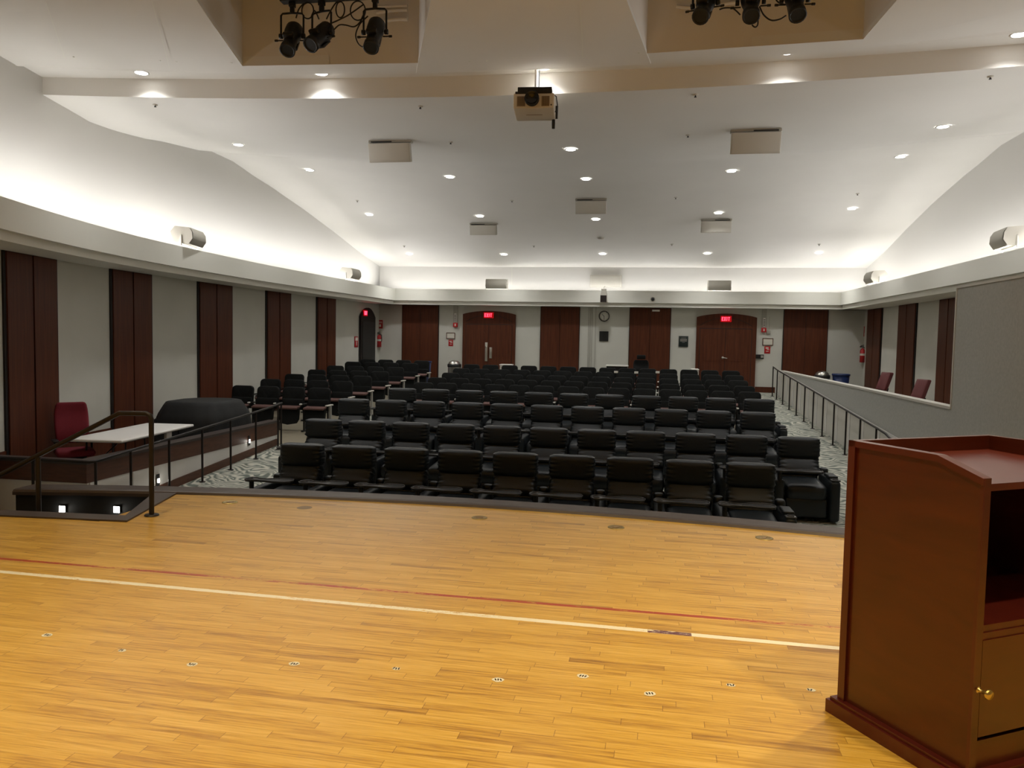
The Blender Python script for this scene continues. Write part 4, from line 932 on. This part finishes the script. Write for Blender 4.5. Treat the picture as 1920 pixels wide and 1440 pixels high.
b = MB(); b.b2(.028, LW-.028, -LD+.01, -.03, .56, .585); b.build('shelf', M['lecternin'], root)
b = MB(); b.b2(.028, LW-.028, -LD+.01, -LD+.03, .065, .17); b.build('lower_rail', M['lectern'], root)
b = MB(); b.b2(.03, LW-.03, -LD+.0, -LD+.022, .19, .535)
d_ = b.build('door', M['lectern'], root)
b = MB(); b.b2(.03, LW-.03, -LD+.005, -LD+.02, .535, .56); b.build('upper_rail', M['lecternin'], root)
b = MB(); b.lathe([(0, .045), (.016, .044), (.019, .036), (.012, .028), (.006, .022), (.006, .006), (.012, 0)], (.022, -LD, .362), 16, 'Y'); b.build('knob', M['brass'], d_)
b = MB(); pts_ = [(-.04, .035), (LW+.04, .035), (LW+.04, -LD-.035), (-.04, -LD-.035)]
b.prism(pts_, 0, .055); b.prism([(-.028, .023), (LW+.028, .023), (LW+.028, -LD-.023), (-.028, -LD-.023)], .055, .068); b.build('plinth', M['lecternin'], root)

# ------------------------------------------------------------------ white table, red chair, covered instrument
q = [atZ(u, v, 0.0) for u, v in [(125, 822), (219, 828), (363, 797), (283, 790)]]
zf = fl(10.8); cxy = (q[0]+q[1]+q[2]+q[3])/4; dY = ((q[2]+q[3])-(q[0]+q[1])); rz = math.atan2(dY.y, dY.x)-PI/2
cxy.x -= .0
root = empty('folding_table', (cxy.x, cxy.y, zf), rz, 'white folding table standing behind the half wall at left', 'table')
TL = 2.12; TW = .84; H = -zf
b = MB(); b.rbox((0, 0, H-.022), (TW, TL, .045), .02, (0, 0, 0), (4, 4, 1)); b.build('tabletop', M['tablewhite'], root)
b = MB()
for s in (-1, 1): b.tube([(s*.33, -TL/2+.12, H-.06), (s*.33, TL/2-.12, H-.06)], .012, 6)
b.build('under_frame', M['blackmetal'], root)
for s in (-1, 1):
    for t in (-1, 1):
        b = MB(); b.tube([(t*.30, s*(TL/2-.3), H-.05), (t*.30, s*(TL/2-.22), .01)], .014, 8); b.build('leg', M['blackmetal'], root)
    b = MB(); b.tube([(-.30, s*(TL/2-.22), .04), (.30, s*(TL/2-.22), .04)], .012, 6); b.tube([(0, s*(TL/2-.28), H*.7), (0, s*(TL/2-.75), H-.06)], .01, 6); b.build('brace', M['blackmetal'], root)
b = MB(); b.rbox((.34, .35, H-.10), (.05, .16, .12), .01); b.build('leg_bracket', M['white'], root)

def office_chair(loc, rz, fabm, label, zs=.56, bh=.66, head=False, ax=.29, az=.20):
    r = empty('office_chair', loc, rz, label, 'office chair')
    def tp(u, p): q_ = Vector(p); q_.y += .04*(1-u.x**2); q_.y += .03*math.sin(u.z*3); q_.x *= 1-.16*max(0, u.z)**3-.10*max(0, -u.z)**2; return q_
    b_ = MB(); b_.rbox((0, -.22, zs-.04), (.50, .50, .10), .045, (0, 0, 0), (5, 5, 1)); b_.build('seat', fabm, r)
    b_ = MB(); b_.rbox((0, .08, zs+.06+bh/2), (.46, .09, bh), .044, (-.10, 0, 0), (7, 1, 8), tp); b_.build('backrest', fabm, r)
    if head: b_ = MB(); b_.rbox((0, .10, zs+bh+.14), (.26, .07, .13), .03); b_.build('headrest', M['fabric'], r)
    for s in (-1, 1):
        b_ = MB(); b_.rbox((s*ax, -.12, zs+az), (.08, .26, .03), .012); b_.tube([(s*ax, -.10, zs+az-.01), (s*ax, -.08, zs-.05), (s*.12, -.15, zs-.08)], .018, 6); b_.build('armrest', M['blackmetal'], r)
    b_ = MB(); b_.rbox((0, -.2, zs-.12), (.24, .3, .08), .02); b_.tube([(0, -.18, zs-.12), (0, -.18, .09)], .026, 8); b_.build('column', M['blackmetal'], r)
    b_ = MB()
    for k in range(5):
        a = 2*PI*k/5+.3; e = (.29*math.cos(a), -.18+.29*math.sin(a)); b_.tube([(0, -.18, .10), (e[0], e[1], .075)], [.024, .016], 6)
    b_.build('base', M['blackmetal'], r)
    for k in range(5):
        a = 2*PI*k/5+.3; e = (.29*math.cos(a), -.18+.29*math.sin(a)); b_ = MB(); b_.lathe([(0, .022), (.026, .022), (.03, .01), (.03, -.01), (.026, -.022), (0, -.022)], (e[0], e[1], .03), 12, 'X'); b_.build('caster', M['black'], r)
    return r
office_chair((-8.42, 10.25, fl(10.25)), .80, M['redfab'], 'crimson office chair with black arms facing the white table', .68, .62, ax=.24, az=.13)
office_chair((atY(1202, 680, 23.2).x, 23.2, fl(23.2)), 0, M['fabric'], 'black office chair with headrest behind the last seat row', .58, .44, True)

# covered piano-like instrument
root = empty('covered_instrument', (-8.12, 13.25, fl(13.25)), 0, 'low bulky instrument under a black cloth cover, behind the half wall', 'covered instrument')
out = [(-.62, -.62), (-.40, -.86), (.30, -.86), (.66, -.74), (.74, -.3), (.74, .3), (.70, .62), (.4, .80), (-.1, .78), (-.45, .62), (-.66, .15)]
def covr(k):   # interpolated closed outline
    n0 = len(out); i = int(k) % n0; f = k-int(k); a = Vector(out[i]); c = Vector(out[(i+1) % n0]); return a.lerp(c, f)
H = .30-fl(13.3)
nr = 44; levels = [(0, 1.03), (.12, 1.035), (.35*H/.9, 1.03), (.62*H, 1.0), (.70*H, .99), (.78*H, .95), (.93*H, .84), (.985*H, .79), (H, .74), (H, .5), (H, 0)]
vs_ = []; b = MB()
for zz, sc_ in levels:
    for k in range(nr):
        p = covr(k*len(out)/nr); wv = 1+(.02*math.sin(k*2.1)+.012*math.sin(k*4.3+1))*(1-zz/H)
        vs_.append((p.x*sc_*wv, p.y*sc_*wv, zz))
b.add(vs_, [(i*nr+k, i*nr+(k+1) % nr, (i+1)*nr+(k+1) % nr, (i+1)*nr+k) for i in range(len(levels)-1) for k in range(nr)], True)
b.build('cloth_cover', M['cloth'], root)
root.scale = (.94, .94, 1.0)
b = MB(); b.rbox((-.42, -.30, H*.62), (.50, .9, .24), .10, (0, -.30, 0), (3, 3, 2)); b.build('cover_bulge', M['cloth'], root)
for x, y_ in ((-.4, -.6), (.5, -.6), (.3, .6)):
    b = MB(); b.tube([(x, y_, .0), (x, y_, .2)], .03, 8); b.build('leg', M['black'], root)

# ------------------------------------------------------------------ wine chairs behind partition
def side_chair(loc, rz, label):
    r = empty('padded_chair', loc, rz, label, 'chair', 'wine red padded chairs')
    b_ = MB(); b_.rbox((0, .20, .86), (.36, .07, .46), .03, (-.34, 0, 0), (4, 1, 4)); b_.rbox((0, .235, .855), (.37, .06, .47), .028, (-.34, 0, 0), (4, 1, 4)); b_.build('backrest', M['wine'], r)
    b_ = MB(); b_.rbox((0, -.13, .46), (.48, .48, .09), .035, (.05, 0, 0), (4, 4, 1)); b_.build('seat', M['wine'], r)
    for s in (-1, 1):
        b_ = MB(); b_.tube([(s*.21, .30, .0), (s*.22, .10, .42), (s*.20, .19, .70)], .014, 6); b_.build('leg', M['blackmetal'], r)
        b_ = MB(); b_.tube([(s*.21, -.33, .0), (s*.21, -.30, .42)], .014, 6); b_.build('leg', M['blackmetal'], r)
    return r
p = atX(1655, 702, 5.72); side_chair((5.55, p.y-.1, fl(p.y)+.14), -PI/2+.30, 'wine red padded chair behind the partition, nearer the back corner')
p = atX(1722, 713, 5.72); side_chair((5.55, p.y-.1, fl(p.y)+.24), -PI/2+.30, 'wine red padded chair behind the partition, nearer the tall grey wall')
b = MB(); kw(b, PX+.12, XR, PY-3, YB, lambda y: fl(y)-.0, lambda y: max(fl(y)+.01, -.30+.0*y) if False else fl(y)+.004+.20*max(0, min(1, (23-y)/6))); struct(b.build('floor', M['floorconc']), 'floor of the corridor behind the partition')
# bins
def steel_bin(x, y_, z, label, s=1.0):
    r = empty('trash_bin', (x, y_, z), 0, label, 'bin', 'steel bins'); H_ = .66*s
    b_ = MB(); b_.lathe([(0, 0), (.20, 0), (.21, .02), (.21, H_)], (0, 0, 0), 24); b_.build('body', M['steel'], r)
    b_ = MB(); b_.lathe([(.215, H_), (.222, H_+.01), (.222, H_+.09), (.20, H_+.10), (.17, H_+.09)], (0, 0, 0), 24); b_.build('rim', M['black'], r)
    b_ = MB(); b_.lathe([(.20, H_+.09), (.18, H_+.15), (.12, H_+.20), (0, H_+.215)], (0, 0, 0), 24); b_.build('dome_lid', M['steel'], r)
def blue_bin(x, y_, z, label, H_=.75):
    r = empty('recycling_bin', (x, y_, z), 0, label, 'bin', 'blue bins')
    b_ = MB(); b_.lathe([(0, .005), (.19, .005), (.235, H_-.05), (.225, H_-.05), (.185, .02), (0, .02)], (0, 0, 0), 24); b_.build('body', M['blue'], r)
    b_ = MB(); b_.lathe([(.235, H_-.06), (.255, H_-.05), (.255, H_), (.24, H_), (.225, H_-.05)], (0, 0, 0), 24); b_.build('rim', M['blue'], r)
p = atY(852, 676, 24.3); steel_bin(p.x, 24.3, fl(24.3), 'round steel bin with dome lid left of the left double door', (p.z-fl(24.3)-.21)/.66)
p = atY(795, 677, 24.2); blue_bin(p.x, 24.2, fl(24.2), 'blue recycling bin against the wood panel in the left back', p.z-fl(24.2))
p = atY(1542, 696, 24.0); steel_bin(p.x, 24.0, fl(24)+.0, 'round steel bin with dome lid behind the right partition', (p.z-fl(24)-.21)/.66)
p = atY(1577, 701, 24.0); blue_bin(p.x, 24.0, fl(24)+.0, 'open blue bin behind the right partition', p.z-fl(24))
# extinguishers
def extinguisher(u0, u1, v0, v1, label):
    A = atY(u0, v0, YB-.09); B = atY(u1, v1, YB-.09); r = empty('fire_extinguisher', ((A.x+B.x)/2+(.13 if u0 < 900 else -.03), YB-.11, B.z), 0, label, 'fire extinguisher', 'fire extinguishers'); H_ = A.z-B.z; R0 = .075
    b_ = MB(); b_.lathe([(0, 0), (R0, .01), (R0, H_*.68), (R0*.7, H_*.76), (.025, H_*.8), (.025, H_*.84)], (0, 0, 0), 18); b_.build('cylinder', M['red'], r)
    b_ = MB(); b_.lathe([(R0+.001, H_*.40), (R0+.001, H_*.52)], (0, 0, 0), 18); b_.build('label_band', M['paper'], r)
    b_ = MB(); b_.rbox((-.03, -.01, H_*.9), (.12, .03, .03), .008); b_.rbox((-.02, -.01, H_*.97), (.10, .025, .02), .006, (0, -.3, 0)); b_.tube([(.02, -.02, H_*.86), (.09, -.03, H_*.8), (.10, -.03, H_*.5), (.085, -.03, H_*.35)], .012, 6); b_.build('valve', M['black'], r)
    b_ = MB(); b_.box((0, .085, H_*.6), (.06, .03, .2)); b_.build('wall_bracket', M['black'], r)
extinguisher(700, 709, 622, 651, 'red fire extinguisher hanging in the left back corner')
extinguisher(1613.5, 1624, 647, 680, 'red fire extinguisher hanging in the right back corner')
p = onwall(668, 641, .01); b = MB(); b.rbox((p.x, p.y, p.z), (.012, .28, .34), .004); o = tag(b.build('fire_sign', M['red']), 'tall red and white sign on the left wall beside the arched doorway', 'sign', 'red fire signs')
b = MB(); b.rbox((p.x+.009, p.y, p.z+.09), (.004, .2, .1), .001); b.rbox((p.x+.009, p.y, p.z-.05), (.004, .05, .14), .001); b.build('print', M['paper'], o)
# white tops behind the last rows
def pedestal(u0, u1, v, Y, label, name='pedestal_box', D=.4):
    A = atY(u0, v, Y); B = atY(u1, v, Y); z = A.z; zf_ = fl(Y); r = empty(name, ((A.x+B.x)/2, Y, zf_), 0, label, 'pedestal', 'white pedestals'); W = B.x-A.x
    b_ = MB(); b_.rbox((0, D/2, (z-zf_)/2), (W*.92, D*.92, z-zf_-.03), .01); b_.build('body', M['trimw'], r)
    b_ = MB(); b_.rbox((0, D/2, z-zf_-.015), (W, D, .03), .008); b_.build('top', M['white'], r)
pedestal(936, 959, 683, 22.9, 'white box pedestal in front of the left double door')
pedestal(1296, 1311, 692, 22.9, 'white box pedestal in front of the right double door', D=.5)
A = atY(1136, 685, 23.3); B = atY(1178, 687, 23.3); zf_ = fl(23.3); root = empty('desk', ((A.x+B.x)/2, 23.3, zf_), 0, 'low black desk with a white top under the black wall panel', 'desk'); W = B.x-A.x; z = A.z-zf_
b = MB(); b.rbox((0, .2, z-.01), (W, .5, .035), .006); b.build('desktop', M['white'], root)
b = MB(); b.b2(-W/2+.02, W/2-.02, .0, .03, .05, z-.03); b.b2(-W/2+.02, -W/2+.05, .0, .4, 0, z-.03); b.b2(W/2-.05, W/2-.02, 0, .4, 0, z-.03); b.build('base', M['black'], root)
for i, (u, v) in enumerate(((1155, 697.5), (1193, 698.5), (1233, 698))):
    p = atY(u, v, 21.72); b = MB(); b.rbox((0, 0, 0), (.11, .012, .06), .003, (-.1, 0, 0)); o = b.build('white_card', M['paper']); o.location = p; tag(o, 'small white card on a seat of the last middle row, %s of three' % ['leftmost', 'middle', 'rightmost'][i], 'card', 'white cards')
# ------------------------------------------------------------------ stage floor details
for i, (u, v, br, nm) in enumerate([(431, 942, 'brass', 'bright round brass floor plate near the stair handrail'), (899, 971, 'brass2', 'round brass floor plate near the middle of the stage edge'), (1155, 989, 'brass2', 'round brass floor plate right of the middle at the stage edge'), (1433, 1009, 'brass2', 'worn round brass floor plate nearest the lectern')]):
    p = atZ(u, v, 0); root = empty('floor_pocket', (p.x, p.y, .0), .4*i, nm, 'floor plate', 'round brass floor plates')
    b = MB(); b.lathe([(0, .003), (.045, .003), (.05, .005), (.062, .006), (.068, .004), (.07, .0005)], (0, 0, 0), 28); b.build('cover', M[br], root)
    b = MB(); b.box((0, 0, .0045), (.055, .03, .004)); b.lathe([(.04, .0035), (.042, .0055), (.044, .0035)], (0, 0, 0), 24); b.build('hinged_lid', M['grille'], root)
p = atZ(571, 952, 0); b = MB(); b.lathe([(.064, .0005), (.066, .0015), (.068, .0005)], (p.x, p.y, 0), 30); b.lathe([(0, .0008), (.064, .0008)], (p.x, p.y, 0), 30); tag(b.build('floor_plug', M['grille']), 'round wooden plug ring in the stage floor left of the middle', 'floor plug')
mk = [(89, 1191), (229, 1220), (360, 1246), (552, 1245), (743, 1254), (934, 1275), (1093, 1268), (1218, 1301), (1370, 1285), (1521, 1294)]
mn = ['leftmost', 'second from left', 'third from left', 'fourth from left', 'fifth from left', 'sixth from left', 'seventh from left', 'eighth from left', 'ninth from left', 'nearest the lectern']
for i, (u, v) in enumerate(mk):
    p = atZ(u, v, 0); root = empty('floor_sticker', (p.x, p.y, .0006), random.uniform(-.3, .3), 'small worn white number sticker on the stage floor, '+mn[i], 'sticker', 'worn floor stickers')
    n_ = 14; po = [((.024+.006*random.random())*math.cos(2*PI*k/n_)*(1 if i != 2 else .9), (.020+.005*random.random())*math.sin(2*PI*k/n_)) for k in range(n_)]
    if i in (1, 4, 8, 9): po = [(x*.75, y_*.7) for x, y_ in po]
    b = MB(); b.prism(po, 0, .001); b.build('backing', M['paper'], root)
    b = MB()
    for k in range(2 if i in (1, 9) else 3): b.box((-.012+k*.012, random.uniform(-.002, .002), .0014), (.006, .018, .0008), (0, 0, random.uniform(-.4, .4)))
    b.build('print', M['rail'], root)
